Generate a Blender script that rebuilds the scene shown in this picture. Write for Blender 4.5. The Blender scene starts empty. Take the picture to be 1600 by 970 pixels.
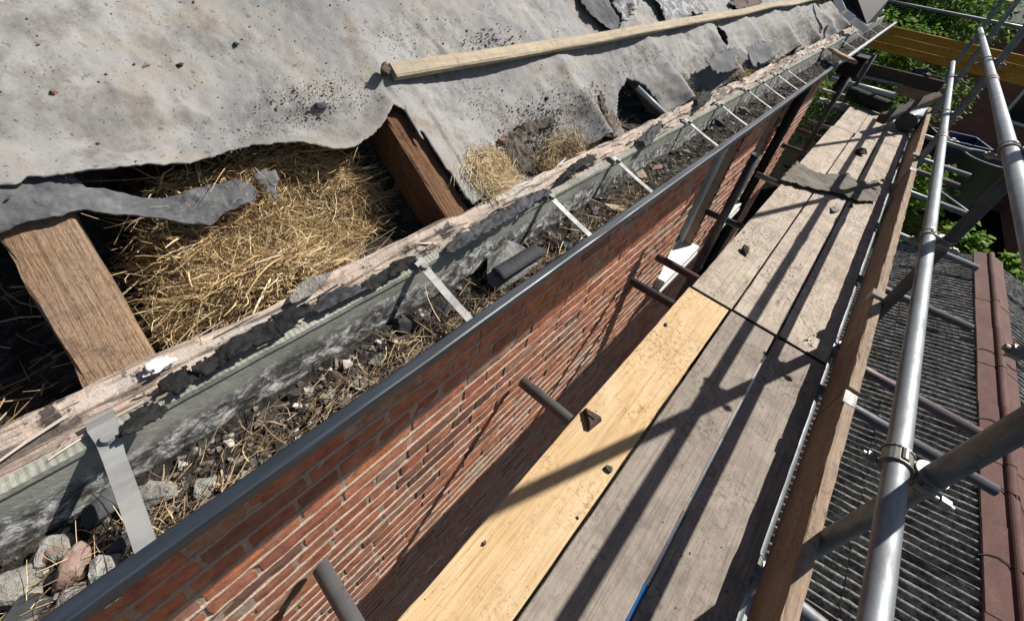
import bpy, bmesh, math, random
import numpy as np
from mathutils import Vector, Matrix, noise

random.seed(7); rng = np.random.default_rng(7)
scene = bpy.context.scene
col = scene.collection

# ---------------------------------------------------------------- camera
# world: x to the right of the walkway, y along it, z up; z = 0 is the top of the scaffold boards
FPX, CX, CY = 666.17, 800.0, 370.0
CAM = np.array([0.0, 0.0, 1.52])
_R = np.array([[0.7308, 0.4925, -0.4726], [0.6707, -0.3902, 0.6308], [0.1262, -0.7778, -0.6155]])
_U, _S, _V = np.linalg.svd(_R); _R = _U @ _V
cd = bpy.data.cameras.new('camera'); cam = bpy.data.objects.new('camera', cd); col.objects.link(cam)
cd.sensor_width = 36; cd.lens = FPX * 36 / 1600; cd.shift_y = -115 / 1600
cd.clip_start = 0.02; cd.clip_end = 500
r, d, f = _R[:, 0], _R[:, 1], _R[:, 2]
cam.matrix_world = Matrix(((r[0], -d[0], -f[0], CAM[0]), (r[1], -d[1], -f[1], CAM[1]), (r[2], -d[2], -f[2], CAM[2]), (0, 0, 0, 1)))
scene.camera = cam

# ---------------------------------------------------------------- sky, sun, exposure
SUN = Vector((-0.36, -0.88, -1.0)).normalized()
w = bpy.data.worlds.new('World'); scene.world = w; w.use_nodes = True
nt = w.node_tree; nt.nodes.clear()
sky = nt.nodes.new('ShaderNodeTexSky'); sky.sky_type = 'NISHITA'; sky.sun_disc = False
sky.sun_elevation = math.asin(-SUN.z); sky.sun_rotation = math.atan2(0.36, 0.88)
bg = nt.nodes.new('ShaderNodeBackground'); bg.inputs[1].default_value = 0.058
wo = nt.nodes.new('ShaderNodeOutputWorld')
nt.links.new(sky.outputs[0], bg.inputs[0]); nt.links.new(bg.outputs[0], wo.inputs[0])
sl = bpy.data.lights.new('sun', 'SUN'); sl.energy = 5.0; sl.angle = math.radians(0.5); sl.color = (1, .96, .90)
so = bpy.data.objects.new('sun', sl); col.objects.link(so)
so.rotation_euler = SUN.to_track_quat('-Z', 'Y').to_euler(); so.location = (3, 8, 10)
vs = scene.view_settings; vs.view_transform = 'Standard'; vs.look = 'None'; vs.gamma = 1; vs.use_curve_mapping = False
vs.exposure = 0.68
scene.cycles.max_bounces = 6

# ---------------------------------------------------------------- measuring helpers
def ray(u, v): return _R @ np.array([u - CX, v - CY, FPX])
def onx(u, v, x): q = ray(u, v); return CAM + q * (x - CAM[0]) / q[0]
def ony(u, v, y): q = ray(u, v); return CAM + q * (y - CAM[1]) / q[1]
def onz(u, v, z): q = ray(u, v); return CAM + q * (z - CAM[2]) / q[2]
PITCH = math.radians(35); EX, EZ = -0.50, 1.02           # foot of the roof slope
NP = np.array([math.sin(PITCH), 0, math.cos(PITCH)])
def onroof(u, v):
    q = ray(u, v); o = np.array([EX, 0, EZ]); p = CAM + q * (NP @ (o - CAM)) / (NP @ q)
    return p[1], math.hypot(p[0] - EX, p[2] - EZ) * (1 if p[2] > EZ else -1)
def roofpt(y, s, h=0.0):
    return (EX - s * math.cos(PITCH) + h * NP[0], y, EZ + s * math.sin(PITCH) + h * NP[2])
def nz(x, y=0.0, z=0.0): return noise.noise(Vector((x, y, z)))
def fbm(x, y=0.0, z=0.0, o=4): return noise.fractal(Vector((x, y, z)), 1.0, 2.0, o)

# ---------------------------------------------------------------- materials
def newmat(name):
    m = bpy.data.materials.new(name); m.use_nodes = True
    n = m.node_tree.nodes; b = n['Principled BSDF']
    return m, m.node_tree, b
class NT:
    def __init__(s, nt): s.nt = nt; s.L = nt.links.new
    def n(s, t, **k):
        x = s.nt.nodes.new('ShaderNode' + t)
        for a, v in k.items(): setattr(x, a, v)
        return x
    def coord(s, scale=(1, 1, 1), rnd=True, which='Object'):
        tc = s.n('TexCoord'); mp = s.n('Mapping'); mp.inputs['Scale'].default_value = scale
        s.L(tc.outputs[which], mp.inputs[0])
        if rnd:
            oi = s.n('ObjectInfo'); mu = s.n('Math', operation='MULTIPLY'); mu.inputs[1].default_value = 37.0
            s.L(oi.outputs['Random'], mu.inputs[0]); s.L(mu.outputs[0], mp.inputs['Location'])
        return mp.outputs[0]
    def noise(s, vec, scale, detail=5, rough=.6, dist=0.0):
        x = s.n('TexNoise'); x.inputs['Scale'].default_value = scale; x.inputs['Detail'].default_value = detail
        x.inputs['Roughness'].default_value = rough; x.inputs['Distortion'].default_value = dist
        s.L(vec, x.inputs['Vector']); return x.outputs['Fac']
    def ramp(s, fac, stops, interp='LINEAR'):
        x = s.n('ValToRGB'); e = x.color_ramp.elements; x.color_ramp.interpolation = interp
        while len(e) < len(stops): e.new(.5)
        for el, (p, c) in zip(e, stops):
            el.position = p; el.color = (*c, 1) if len(c) == 3 else (c[0], c[0], c[0], 1)
        s.L(fac, x.inputs[0]); return x.outputs[0]
    def mix(s, fac, a, b, mode='MIX'):
        x = s.n('MixRGB', blend_type=mode)
        for i, v in ((0, fac), (1, a), (2, b)):
            if isinstance(v, (int, float)): x.inputs[i].default_value = v
            elif isinstance(v, tuple): x.inputs[i].default_value = (*v, 1)
            else: s.L(v, x.inputs[i])
        return x.outputs[0]
    def maprange(s, v, a, b):                     # 1 below a, 0 above b
        x = s.n('MapRange'); x.inputs[1].default_value = a; x.inputs[2].default_value = b; x.inputs[3].default_value = 1; x.inputs[4].default_value = 0; s.L(v, x.inputs[0]); return x.outputs[0]
    def bump(s, h, strength=.5, dist=.01, prev=None):
        x = s.n('Bump'); x.inputs['Strength'].default_value = strength; x.inputs['Distance'].default_value = dist
        s.L(h, x.inputs['Height'])
        if prev is not None: s.L(prev, x.inputs['Normal'])
        return x.outputs[0]
    def rnd(s):                                   # a random number for each object and each loose piece
        oi = s.n('ObjectInfo'); g = s.n('NewGeometry'); a = s.n('Math', operation='ADD'); fr = s.n('Math', operation='FRACT')
        s.L(oi.outputs['Random'], a.inputs[0]); s.L(g.outputs['Random Per Island'], a.inputs[1]); s.L(a.outputs[0], fr.inputs[0])
        return fr.outputs[0]

def wood(name, c1, c2, dark, grain=1.0, knots=.5, rough=.85, dirt=0.0, dirtcol=(.05, .04, .035), bumpd=.002, spec=.2, specks=.5):
    """grain runs along the object's own y axis"""
    m, t, b = newmat(name); k = NT(t)
    v = k.coord((1, .035, 1)); v2 = k.coord((1, .22, 1)); v3 = k.coord((1, 1, 1))
    fib = k.noise(v, 260 * grain, 4, .7, .2); g = k.noise(v, 75 * grain, 6, .68, .8); g2 = k.noise(v2, 7, 5, .6, 1.2); big = k.noise(v3, 2.3, 5, .65)
    # growth rings: bands bent by noise
    wv = k.n('TexWave', wave_type='BANDS', bands_direction='X', wave_profile='SAW'); wv.inputs['Scale'].default_value = 14 * grain
    wv.inputs['Distortion'].default_value = 7; wv.inputs['Detail'].default_value = 3; wv.inputs['Detail Scale'].default_value = 1.1; k.L(k.coord((1, .10, .5)), wv.inputs['Vector'])
    c = k.mix(k.ramp(g2, [(.32, (0.,)), (.68, (1.,))]), c1, c2)
    c = k.mix(k.ramp(wv.outputs['Fac'], [(.0, (0.,)), (.82, (.10,)), (.95, (.45,)), (1., (0.,))]), c, dark)
    c = k.mix(k.ramp(g, [(.34, (.75,)), (.47, (0.,))]), c, dark)
    c = k.mix(k.ramp(fib, [(.32, (.40,)), (.5, (0.,))]), c, tuple(x * .8 for x in dark))
    c = k.mix(k.ramp(big, [(.40, (0.,)), (.70, (.45,))]), c, tuple(x * .66 for x in c1))
    vo = k.n('TexVoronoi'); vo.inputs['Scale'].default_value = 3.0; k.L(k.coord((1.5, .5, .4)), vo.inputs['Vector'])
    c = k.mix(k.ramp(vo.outputs['Distance'], [(.015, (knots,)), (.045, (knots * .35,)), (.065, (0.,))]), c, tuple(x * .5 for x in dark))
    sp = k.noise(v3, 120, 2, .5); c = k.mix(k.ramp(sp, [(.27, (specks,)), (.33, (0.,))]), c, tuple(x * .35 for x in dark))
    st_ = k.mix(k.ramp(k.noise(v3, 3.5, 3), [(.42, (0.,)), (.62, (1.,))]), (0., 0., 0.), k.ramp(k.noise(v3, 48, 4, .75), [(.53, (0.,)), (.58, (specks,))])); c = k.mix(st_, c, tuple(x * .55 for x in dark))
    if dirt:
        dn = k.noise(v3, 9, 9, .78)
        c = k.mix(k.ramp(dn, [(.60 - .2 * dirt, (0.,)), (.74, (min(1, dirt * 1.3),))]), c, dirtcol)
    k.L(c, b.inputs['Base Color']); b.inputs['Roughness'].default_value = rough; b.inputs['Specular IOR Level'].default_value = spec
    bp = k.bump(g, .7, bumpd); bp = k.bump(fib, .5, bumpd * .6, bp); bp = k.bump(k.noise(v3, 60, 6, .7), .3, bumpd, bp)
    k.L(bp, b.inputs['Normal']); return m

def blotch(name, cols, scale=12, rough=.85, bump=.4, bdist=.004, fine=90, metallic=0.0, spec=.3, detail=8, stretch=(1, 1, 1), rnd=True):
    """colours mixed by fractal noise, rough relief"""
    m, t, b = newmat(name); k = NT(t); v = k.coord(stretch, rnd)
    n = k.noise(v, scale, detail, .68, .3); c = k.ramp(n, cols)
    fn = k.noise(v, fine, 4, .7); c = k.mix(k.ramp(fn, [(.3, (.45,)), (.65, (0.,))]), c, tuple(.45 * x for x in cols[0][1]))
    k.L(c, b.inputs['Base Color']); b.inputs['Roughness'].default_value = rough; b.inputs['Metallic'].default_value = metallic
    b.inputs['Specular IOR Level'].default_value = spec
    k.L(k.bump(fn, bump, bdist, k.bump(n, bump, bdist * 3)), b.inputs['Normal']); return m

def steel(name, base, rust=.0, rough=.42, metallic=.75):
    m, t, b = newmat(name); k = NT(t); v = k.coord((1, .25, 1)); v2 = k.coord()
    n = k.noise(v, 30, 6, .7); n2 = k.noise(v2, 8, 5)
    c = k.ramp(n, [(.25, tuple(x * .55 for x in base)), (.55, base), (.8, tuple(min(1, x * 1.35) for x in base))])
    c = k.mix(k.ramp(n2, [(.45, (0.,)), (.7, (.5,))]), c, tuple(x * .6 for x in base))
    if rust: c = k.mix(k.ramp(k.noise(v2, 14, 8, .75), [(.62 - .3 * rust, (0.,)), (.75, (.9,))]), c, (.10, .045, .025))
    k.L(c, b.inputs['Base Color']); b.inputs['Metallic'].default_value = metallic
    k.L(k.ramp(n, [(.2, (rough + .25,)), (.8, (rough - .08,))]), b.inputs['Roughness'])
    k.L(k.bump(k.noise(v2, 120, 4), .15, .001), b.inputs['Normal']); return m

def plain(name, c, rough=.6, metallic=0.0, spec=.4):
    return blotch(name, [(.3, tuple(x * .75 for x in c)), (.7, c)], 9, rough, .12, .001, 140, metallic, spec)

def brickmat(name, dirt=1.0):
    m, t, b = newmat(name); k = NT(t); rn = k.rnd(); v = k.coord()
    c = k.ramp(rn, [(0, (.44, .15, .08)), (.18, (.50, .195, .11)), (.32, (.33, .115, .072)), (.46, (.52, .215, .125)), (.58, (.42, .17, .105)), (.70, (.55, .21, .09)), (.80, (.24, .10, .07)), (.87, (.42, .23, .15)), (.94, (.13, .065, .05)), (1, (.44, .29, .20))])
    n = k.noise(v, 22, 8, .7); n2 = k.noise(v, 7, 5, .6, 1.0); fine = k.noise(v, 160, 4, .7)
    c = k.mix(k.ramp(n, [(.35, (.7,)), (.6, (0.,))]), c, (.13, .05, .035))
    c = k.mix(k.ramp(n2, [(.58, (0.,)), (.72, (.5,))]), c, (.42, .28, .20))
    c = k.mix(k.ramp(k.noise(v, 45, 8, .8), [(.60, (0.,)), (.72, (.55,))]), c, (.045, .04, .038))
    k.L(c, b.inputs['Base Color']); b.inputs['Roughness'].default_value = .9; b.inputs['Specular IOR Level'].default_value = .2
    k.L(k.bump(fine, .5, .002, k.bump(n, .7, .006)), b.inputs['Normal']); return m

def islandmat(name, stops, rough=.75, trans=0.0, spec=.3):
    """each loose blade or leaf its own colour"""
    m, t, b = newmat(name); k = NT(t); g = k.n('NewGeometry')
    c = k.ramp(g.outputs['Random Per Island'], stops); k.L(c, b.inputs['Base Color'])
    b.inputs['Roughness'].default_value = rough; b.inputs['Specular IOR Level'].default_value = spec
    if trans:
        tr = k.n('BsdfTranslucent'); k.L(c, tr.inputs[0]); mx = k.n('MixShader'); mx.inputs[0].default_value = trans
        k.L(b.outputs[0], mx.inputs[1]); k.L(tr.outputs[0], mx.inputs[2]); k.L(mx.outputs[0], t.nodes['Material Output'].inputs[0])
    return m

M = {}
M['brick'] = brickmat('brick_clay')
M['mortar'] = blotch('lime_mortar', [(.28, (.25, .175, .13)), (.45, (.38, .28, .21)), (.62, (.45, .34, .265)), (.8, (.50, .41, .335))], 18, .95, .6, .004, 120, rnd=False)
M['pine'] = wood('fresh_pine', (.59, .45, .275), (.48, .31, .14), (.31, .165, .06), .8, 1.0, .75, .45, (.40, .25, .125), .002, .25, .6)
M['plank'] = wood('weathered_plank', (.325, .28, .235), (.26, .22, .185), (.15, .12, .096), 1.0, .7, .9, .75, (.135, .112, .095), .004, .2, .6)
M['plank2'] = wood('dusty_plank', (.50, .43, .355), (.40, .335, .27), (.22, .17, .13), 1, .9, .9, .8, (.19, .155, .125), .004, .2, .8)
M['toe'] = wood('toe_board_wood', (.33, .255, .185), (.26, .18, .125), (.15, .092, .062), .9, .4, .85, .6, (.12, .085, .062), .004)
M['rafter'] = wood('old_rafter', (.36, .245, .155), (.285, .18, .108), (.135, .082, .052), 1.7, .15, .95, .8, (.23, .18, .135), .014)
M['rafter2'] = wood('red_rafter', (.205, .112, .058), (.155, .08, .04), (.07, .034, .018), 1.5, .15, .95, .6, (.12, .075, .05), .010)
M['batten'] = wood('roof_batten', (.44, .37, .265), (.37, .30, .20), (.22, .165, .11), 1, .6, .88, .85, (.26, .225, .18), .004)
M['beam'] = wood('yellow_beam', (.44, .25, .035), (.38, .17, .02), (.18, .07, .012), .7, .7, .8, .0)
M['darkwood'] = wood('dark_timber', (.075, .05, .04), (.05, .032, .026), (.02, .015, .012), 1, .3, .9, .3)
M['galv'] = steel('galvanised_tube', (.25, .262, .27), .12, .52, .7)
M['galv2'] = steel('dull_tube', (.20, .21, .215), .25, .5)
M['dark_tube'] = steel('dark_tube', (.085, .085, .09), .2, .55, .5)
M['rust_tube'] = steel('purple_brown_tube', (.115, .085, .088), .2, .55, .4)
M['coupler'] = steel('coupler_steel', (.26, .25, .23), .45, .5)
M['strap'] = steel('zinc_strap', (.26, .26, .245), .15, .6, .3)
M['gutter_front'] = blotch('gutter_paint', [(.3, (.009, .012, .017)), (.55, (.017, .023, .031)), (.66, (.028, .036, .045)), (.72, (.06, .07, .08)), (.80, (.26, .27, .28))], 17, .42, .35, .001, 170, .0, .42, stretch=(1, .07, 1))
M['gutter_pale'] = blotch('gutter_edge', [(.3, (.16, .16, .13)), (.55, (.29, .285, .24)), (.75, (.40, .39, .34))], 16, .85, .5, .002, 140)
def liningmat():
    m, t, b = newmat('gutter_lining'); k = NT(t); v = k.coord((1, .7, 1), False)
    n = k.noise(v, 9, 7, .7); sp = k.noise(v, 62, 6, .75, .4); tc = k.n('TexCoord'); sx = k.n('SeparateXYZ'); k.L(tc.outputs['Object'], sx.inputs[0])
    c = k.ramp(n, [(.3, (.13, .13, .11)), (.55, (.22, .22, .185)), (.75, (.30, .295, .255))])
    spk = k.ramp(sp, [(.40, (.035, .034, .031)), (.50, (.12, .117, .108)), (.56, (.30, .295, .28)), (.64, (.62, .61, .59))])
    ad = k.n('Math', operation='MULTIPLY_ADD'); k.L(n, ad.inputs[0]); ad.inputs[1].default_value = .05; k.L(sx.outputs['Z'], ad.inputs[2])
    c = k.mix(k.maprange(ad.outputs[0], .992, 1.016), c, spk)
    k.L(c, b.inputs['Base Color']); b.inputs['Roughness'].default_value = .9; b.inputs['Specular IOR Level'].default_value = .25
    k.L(k.bump(sp, .6, .003), b.inputs['Normal']); return m
M['gutter_in'] = liningmat()
def sheetmat():
    m, t, b = newmat('roof_underlay'); k = NT(t); v = k.coord((1, 1, 1), False)
    big = k.noise(v, 3.2, 6, .6, .4); mid = k.noise(v, 11, 8, .7); fine = k.noise(v, 70, 6, .72); grit = k.noise(v, 190, 3, .6)
    big2 = k.noise(v, 6.5, 7, .7, .8)
    huge = k.noise(v, 1.4, 3, .5)
    c = k.ramp(big, [(.30, (.125, .124, .122)), (.46, (.185, .182, .176)), (.60, (.225, .214, .196)), (.78, (.17, .169, .167))])
    c = k.mix(k.ramp(huge, [(.40, (0.,)), (.62, (.55,))]), c, (.255, .252, .246))
    c = k.mix(k.ramp(big2, [(.51, (0.,)), (.63, (.7,))]), c, (.225, .188, .142))
    c = k.mix(k.ramp(big2, [(.34, (.65,)), (.45, (0.,))]), c, (.115, .112, .108))
    c = k.mix(k.ramp(mid, [(.36, (.7,)), (.48, (0.,))]), c, (.115, .104, .09))
    c = k.mix(k.ramp(mid, [(.61, (0.,)), (.73, (.6,))]), c, (.30, .288, .265))
    c = k.mix(k.ramp(fine, [(.34, (.75,)), (.41, (0.,))]), c, (.075, .065, .056))
    c = k.mix(k.ramp(fine, [(.65, (0.,)), (.73, (.6,))]), c, (.38, .372, .355))
    c = k.mix(k.ramp(grit, [(.29, (.85,)), (.38, (0.,))]), c, (.06, .05, .043))
    k.L(c, b.inputs['Base Color']); b.inputs['Roughness'].default_value = .78; b.inputs['Specular IOR Level'].default_value = .3
    k.L(k.bump(grit, .35, .0012, k.bump(fine, .45, .002, k.bump(mid, .4, .004))), b.inputs['Normal']); return m
M['sheet'] = sheetmat()
M['felt_brown'] = blotch('brown_felt', [(.3, (.085, .073, .06)), (.5, (.145, .127, .106)), (.72, (.22, .195, .165))], 8, .85, .5, .004, 110, spec=.2)
M['felt'] = blotch('slate_grey_felt', [(.3, (.052, .053, .057)), (.5, (.092, .093, .096)), (.72, (.17, .17, .166))], 9, .8, .5, .003, 110, spec=.25)
M['bitumen'] = blotch('black_bitumen_felt', [(.3, (.007, .007, .007)), (.55, (.018, .0175, .017)), (.75, (.05, .048, .045))], 15, .8, .7, .004, 90, spec=.25)
M['silver_felt'] = blotch('silvered_felt', [(.36, (.03, .03, .03)), (.5, (.10, .10, .105)), (.64, (.42, .42, .43))], 26, .6, .6, .003, 130)
def fasciamat():
    m, t, b = newmat('weathered_fascia'); k = NT(t); v = k.coord((1, .22, 1)); v2 = k.coord()
    n = k.noise(v, 12, 8, .72, .5); g = k.noise(k.coord((1, .05, 1)), 90, 5, .65, .5); p = k.noise(v2, 15, 9, .78)
    c = k.ramp(n, [(.28, (.15, .125, .105)), (.40, (.33, .275, .225)), (.50, (.46, .36, .29)), (.58, (.40, .37, .33)), (.66, (.56, .53, .48)), (.76, (.38, .30, .24))])
    c = k.mix(k.ramp(g, [(.38, (.9,)), (.50, (0.,))]), c, (.075, .062, .052))
    c = k.mix(k.ramp(p, [(.57, (0.,)), (.60, (.92,))]), c, (.035, .032, .03))
    c = k.mix(k.ramp(k.noise(v, 24, 9, .78), [(.60, (0.,)), (.63, (.9,))]), c, (.52, .51, .48))
    k.L(c, b.inputs['Base Color']); b.inputs['Roughness'].default_value = .88; b.inputs['Specular IOR Level'].default_value = .2
    k.L(k.bump(p, .9, .008, k.bump(g, .9, .005)), b.inputs['Normal']); return m
M['fascia'] = fasciamat()
M['straw'] = islandmat('dry_straw', [(0, (.26, .16, .07)), (.2, (.44, .30, .135)), (.45, (.55, .41, .21)), (.64, (.70, .58, .36)), (.76, (.30, .185, .09)), (.90, (.12, .072, .04)), (1, (.05, .034, .022))], .6, .10)
M['straw_pale'] = islandmat('pale_straw', [(0, (.26, .18, .09)), (.3, (.46, .345, .18)), (.7, (.58, .46, .27)), (1, (.68, .58, .40))], .6, .12)
M['twig'] = islandmat('dead_twigs', [(0, (.05, .036, .026)), (.3, (.16, .105, .06)), (.55, (.36, .245, .125)), (.75, (.52, .40, .24)), (.88, (.10, .07, .05)), (1, (.03, .024, .02))], .8)
M['splinter'] = islandmat('wood_splinters', [(0, (.10, .08, .065)), (.35, (.32, .25, .19)), (.7, (.46, .38, .30)), (1, (.58, .54, .48))], .9)
M['soil'] = blotch('gutter_soil', [(.3, (.010, .009, .008)), (.5, (.035, .029, .024)), (.60, (.10, .085, .072)), (.70, (.30, .285, .26)), (.8, (.45, .43, .40))], 38, .95, .9, .007, 120)
M['grit'] = islandmat('grit', [(0, (.03, .026, .022)), (.45, (.08, .065, .052)), (.75, (.20, .17, .14)), (1, (.42, .38, .33))], .95)
M['crumb'] = islandmat('dark_crumbs', [(0, (.03, .025, .02)), (.6, (.10, .08, .065)), (1, (.22, .18, .145))], .95)
M['earth'] = blotch('dry_earth', [(.3, (.05, .04, .032)), (.5, (.12, .10, .082)), (.66, (.22, .19, .16)), (.8, (.34, .31, .27))], 40, .95, .9, .005, 120)
M['stone'] = blotch('old_mortar', [(.3, (.13, .12, .105)), (.5, (.29, .27, .235)), (.7, (.45, .43, .385))], 16, .95, .9, .006, 110)
M['stone_tan'] = blotch('sandstone_tile', [(.3, (.26, .19, .135)), (.55, (.40, .30, .22)), (.75, (.50, .42, .34))], 12, .9, .7, .004, 100)
M['stone_red'] = blotch('brick_rubble', [(.3, (.16, .095, .072)), (.55, (.25, .165, .13)), (.75, (.36, .31, .27))], 12, .9, .7, .004, 100)
M['tile_grey'] = blotch('concrete_tile', [(.3, (.10, .10, .095)), (.5, (.22, .22, .205)), (.72, (.36, .355, .33))], 24, .95, .9, .005, 130)
M['slate'] = blotch('dark_slate', [(.3, (.02, .021, .024)), (.55, (.048, .05, .054)), (.78, (.12, .12, .12))], 12, .75, .4, .003, 110)
M['white'] = plain('white_upvc', (.78, .77, .73), .4)
M['grey_frame'] = plain('grey_frame', (.40, .43, .44), .4)
M['glass'] = plain('window_glass', (.025, .032, .03), .06, 0, .8)
M['black_plastic'] = plain('black_plastic', (.010, .010, .011), .6, 0, .2)
M['grey_plastic'] = plain('dark_grey_plastic', (.075, .078, .082), .55)
M['blue'] = plain('blue_plastic', (.012, .15, .40), .45)
M['ridge'] = blotch('brown_ridge', [(.3, (.075, .034, .027)), (.55, (.115, .055, .043)), (.75, (.16, .088, .072))], 7, .8, .3, .002, 90, stretch=(1, .4, 1))
def corrmat():
    m, t, b = newmat('mossy_corrugated_sheet'); k = NT(t); v = k.coord((.25, 1, 1)); v2 = k.coord()
    n = k.noise(v2, 30, 9, .78); n2 = k.noise(v2, 6, 6, .65)
    c = k.ramp(n, [(.34, (.02, .019, .016)), (.45, (.10, .096, .085)), (.55, (.24, .232, .212)), (.74, (.42, .41, .385))])
    c = k.mix(k.ramp(n2, [(.48, (0.,)), (.66, (.7,))]), c, (.03, .027, .022))
    k.L(c, b.inputs['Base Color']); b.inputs['Roughness'].default_value = .95
    k.L(k.bump(n, .9, .012), b.inputs['Normal']); return m
M['corr'] = corrmat()
M['panel'] = plain('pale_roof_panel', (.26, .28, .31), .5)
M['shedroof'] = plain('shed_roof', (.055, .062, .072), .6)
M['ground'] = blotch('garden_ground', [(.3, (.005, .006, .004)), (.5, (.010, .011, .008)), (.7, (.018, .017, .013))], 2.5, 1.0, .6, .03, 30, rnd=False, spec=0.0)
M['leaf'] = islandmat('leaves', [(0, (.022, .065, .008)), (.4, (.06, .14, .016)), (.75, (.13, .22, .028)), (1, (.22, .31, .055))], .7, .3, .12)
M['leaf_bright'] = islandmat('bright_leaves', [(0, (.07, .17, .018)), (.5, (.15, .27, .032)), (1, (.25, .35, .06))], .6, .35, .15)
M['bark'] = blotch('bark', [(.3, (.04, .03, .022)), (.7, (.10, .08, .06))], 14, .95, .8, .008, 80)
M['fence'] = wood('fence_wood', (.12, .075, .045), (.09, .055, .034), (.04, .026, .018), .7, .3, .9, .2)
M['farbrick'] = blotch('far_brick', [(.3, (.17, .075, .05)), (.55, (.26, .12, .082)), (.75, (.35, .19, .14))], 9, .95, .5, .006, 60, stretch=(.4, .4, 2.4))
M['rooftile'] = blotch('far_roof_tile', [(.3, (.14, .14, .135)), (.6, (.24, .24, .23)), (.8, (.32, .31, .30))], 5, .9, .4, .004, 60)
M['tape'] = blotch('painted_band', [(.3, (.36, .34, .29)), (.7, (.52, .50, .44))], 14, .7, .3, .002, 120)
M['rust'] = blotch('rusty_iron', [(.3, (.035, .022, .018)), (.55, (.075, .045, .035)), (.75, (.14, .09, .07))], 14, .8, .6, .003, 100)

# ---------------------------------------------------------------- object helpers
def link(o, parent=None):
    col.objects.link(o)
    if parent is not None: o.parent = parent
    return o
def tag(o, label=None, cat=None, group=None, kind=None):
    if label: o['label'] = label
    if cat: o['category'] = cat
    if group: o['group'] = group
    if kind: o['kind'] = kind
    return o
def empty(name, loc, label=None, cat=None, group=None, rz=0.0):
    o = bpy.data.objects.new(name, None); o.location = loc; o.rotation_euler.z = rz; o.empty_display_size = .05
    link(o); return tag(o, label, cat, group)
def mesh(name, V, F, mat, parent=None, smooth=False, loc=(0, 0, 0), rot=None):
    me = bpy.data.meshes.new(name); me.from_pydata([tuple(v) for v in V], [], [tuple(q) for q in F])
    if mat is not None: me.materials.append(M[mat] if isinstance(mat, str) else mat)
    if smooth: me.polygons.foreach_set('use_smooth', [True] * len(me.polygons))
    me.update(); o = bpy.data.objects.new(name, me); link(o, parent); o.location = loc
    if rot is not None: o.rotation_euler = rot
    return o
def fixn(o):
    bm = bmesh.new(); bm.from_mesh(o.data); bmesh.ops.recalc_face_normals(bm, faces=bm.faces); bm.to_mesh(o.data); bm.free(); return o
def boxvf(x0, x1, y0, y1, z0, z1):
    V = [(x, y, z) for x in (x0, x1) for y in (y0, y1) for z in (z0, z1)]
    return V, [(0, 1, 3, 2), (4, 6, 7, 5), (0, 4, 5, 1), (2, 3, 7, 6), (0, 2, 6, 4), (1, 5, 7, 3)]
def box(name, b, mat, parent=None, bev=0.0):
    x0, x1, y0, y1, z0, z1 = b; c = ((x0 + x1) / 2, (y0 + y1) / 2, (z0 + z1) / 2)
    V, F = boxvf(x0 - c[0], x1 - c[0], y0 - c[1], y1 - c[1], z0 - c[2], z1 - c[2])
    o = mesh(name, V, F, mat, parent, loc=c)
    if bev: bevel(o, bev)
    return o
def bevel(o, w_, seg=1):
    bm = bmesh.new(); bm.from_mesh(o.data); bmesh.ops.bevel(bm, geom=bm.edges[:], offset=w_, segments=seg, affect='EDGES', clamp_overlap=True)
    bmesh.ops.recalc_face_normals(bm, faces=bm.faces); bm.to_mesh(o.data); bm.free(); return o
class MB:
    """collects pieces that belong to ONE part"""
    def __init__(s): s.V = []; s.F = []
    def add(s, V, F):
        n = len(s.V); s.V += [tuple(v) for v in V]; s.F += [tuple(i + n for i in q) for q in F]; return s
    def box(s, *b): return s.add(*boxvf(*b))
    def build(s, name, mat, parent=None, smooth=False, loc=(0, 0, 0), rot=None):
        return mesh(name, s.V, s.F, mat, parent, smooth, loc, rot)
def frame_for(p0, p1, up=(0, 0, 1)):
    """local y along p0->p1, local z near up"""
    p0, p1 = Vector(p0), Vector(p1); y = (p1 - p0).normalized(); u = Vector(up)
    if abs(y.dot(u)) > .98: u = Vector((1, 0, 0))
    x = y.cross(u).normalized(); z = x.cross(y)
    return Matrix(((x.x, y.x, z.x, p0.x), (x.y, y.y, z.y, p0.y), (x.z, y.z, z.z, p0.z), (0, 0, 0, 1))), (p1 - p0).length
def board(name, p0, p1, w_, t_, mat, parent=None, up=(0, 0, 1), ch=.003, jit=.0012, seg=.06, warp=0.0, endjit=0.0, chip=0.0, seed=0):
    """sawn board swept from p0 to p1; w_ across, t_ thick, edges eased and uneven"""
    mw, L = frame_for(p0, p1, up); n = max(2, int(L / seg)); V, F = [], []
    a, b_ = w_ / 2, t_ / 2
    prof = [(-a + ch, -b_), (0, -b_), (a - ch, -b_), (a, -b_ + ch), (a, b_ - ch), (a - ch, b_), (a * .33, b_), (-a * .33, b_), (-a + ch, b_), (-a, b_ - ch), (-a, -b_ + ch)]
    K = len(prof)
    for i in range(n + 1):
        y = L * i / n; wz = warp * nz(y * 1.1, seed * 3.1, 7); wx = warp * .6 * nz(y * 1.3, seed * 5.7, 3)
        for j, (px_, pz_) in enumerate(prof):
            e = (endjit * nz(px_ * 40, pz_ * 40, seed) if i in (0, n) else 0)
            jx = jit * nz(y * 9, j * 3.3, seed); jz = jit * nz(y * 9, j * 3.3 + 9, seed)
            cpx = 1 - (chip * max(0, nz(y * 14, j * .8, seed * 2.3) - .12) if j in (3, 4, 5, 9, 8, 10) else 0)
            V.append((px_ * cpx + wx + jx, y + e, pz_ * (cpx if j > 3 else 1) + wz + jz))
    for i in range(n):
        for j in range(K):
            F.append((i * K + j, i * K + (j + 1) % K, (i + 1) * K + (j + 1) % K, (i + 1) * K + j))
    F.append(tuple(range(K - 1, -1, -1))); F.append(tuple(n * K + j for j in range(K)))
    o = mesh(name, V, F, mat, parent); fixn(o); o.matrix_basis = mw; return o
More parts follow.
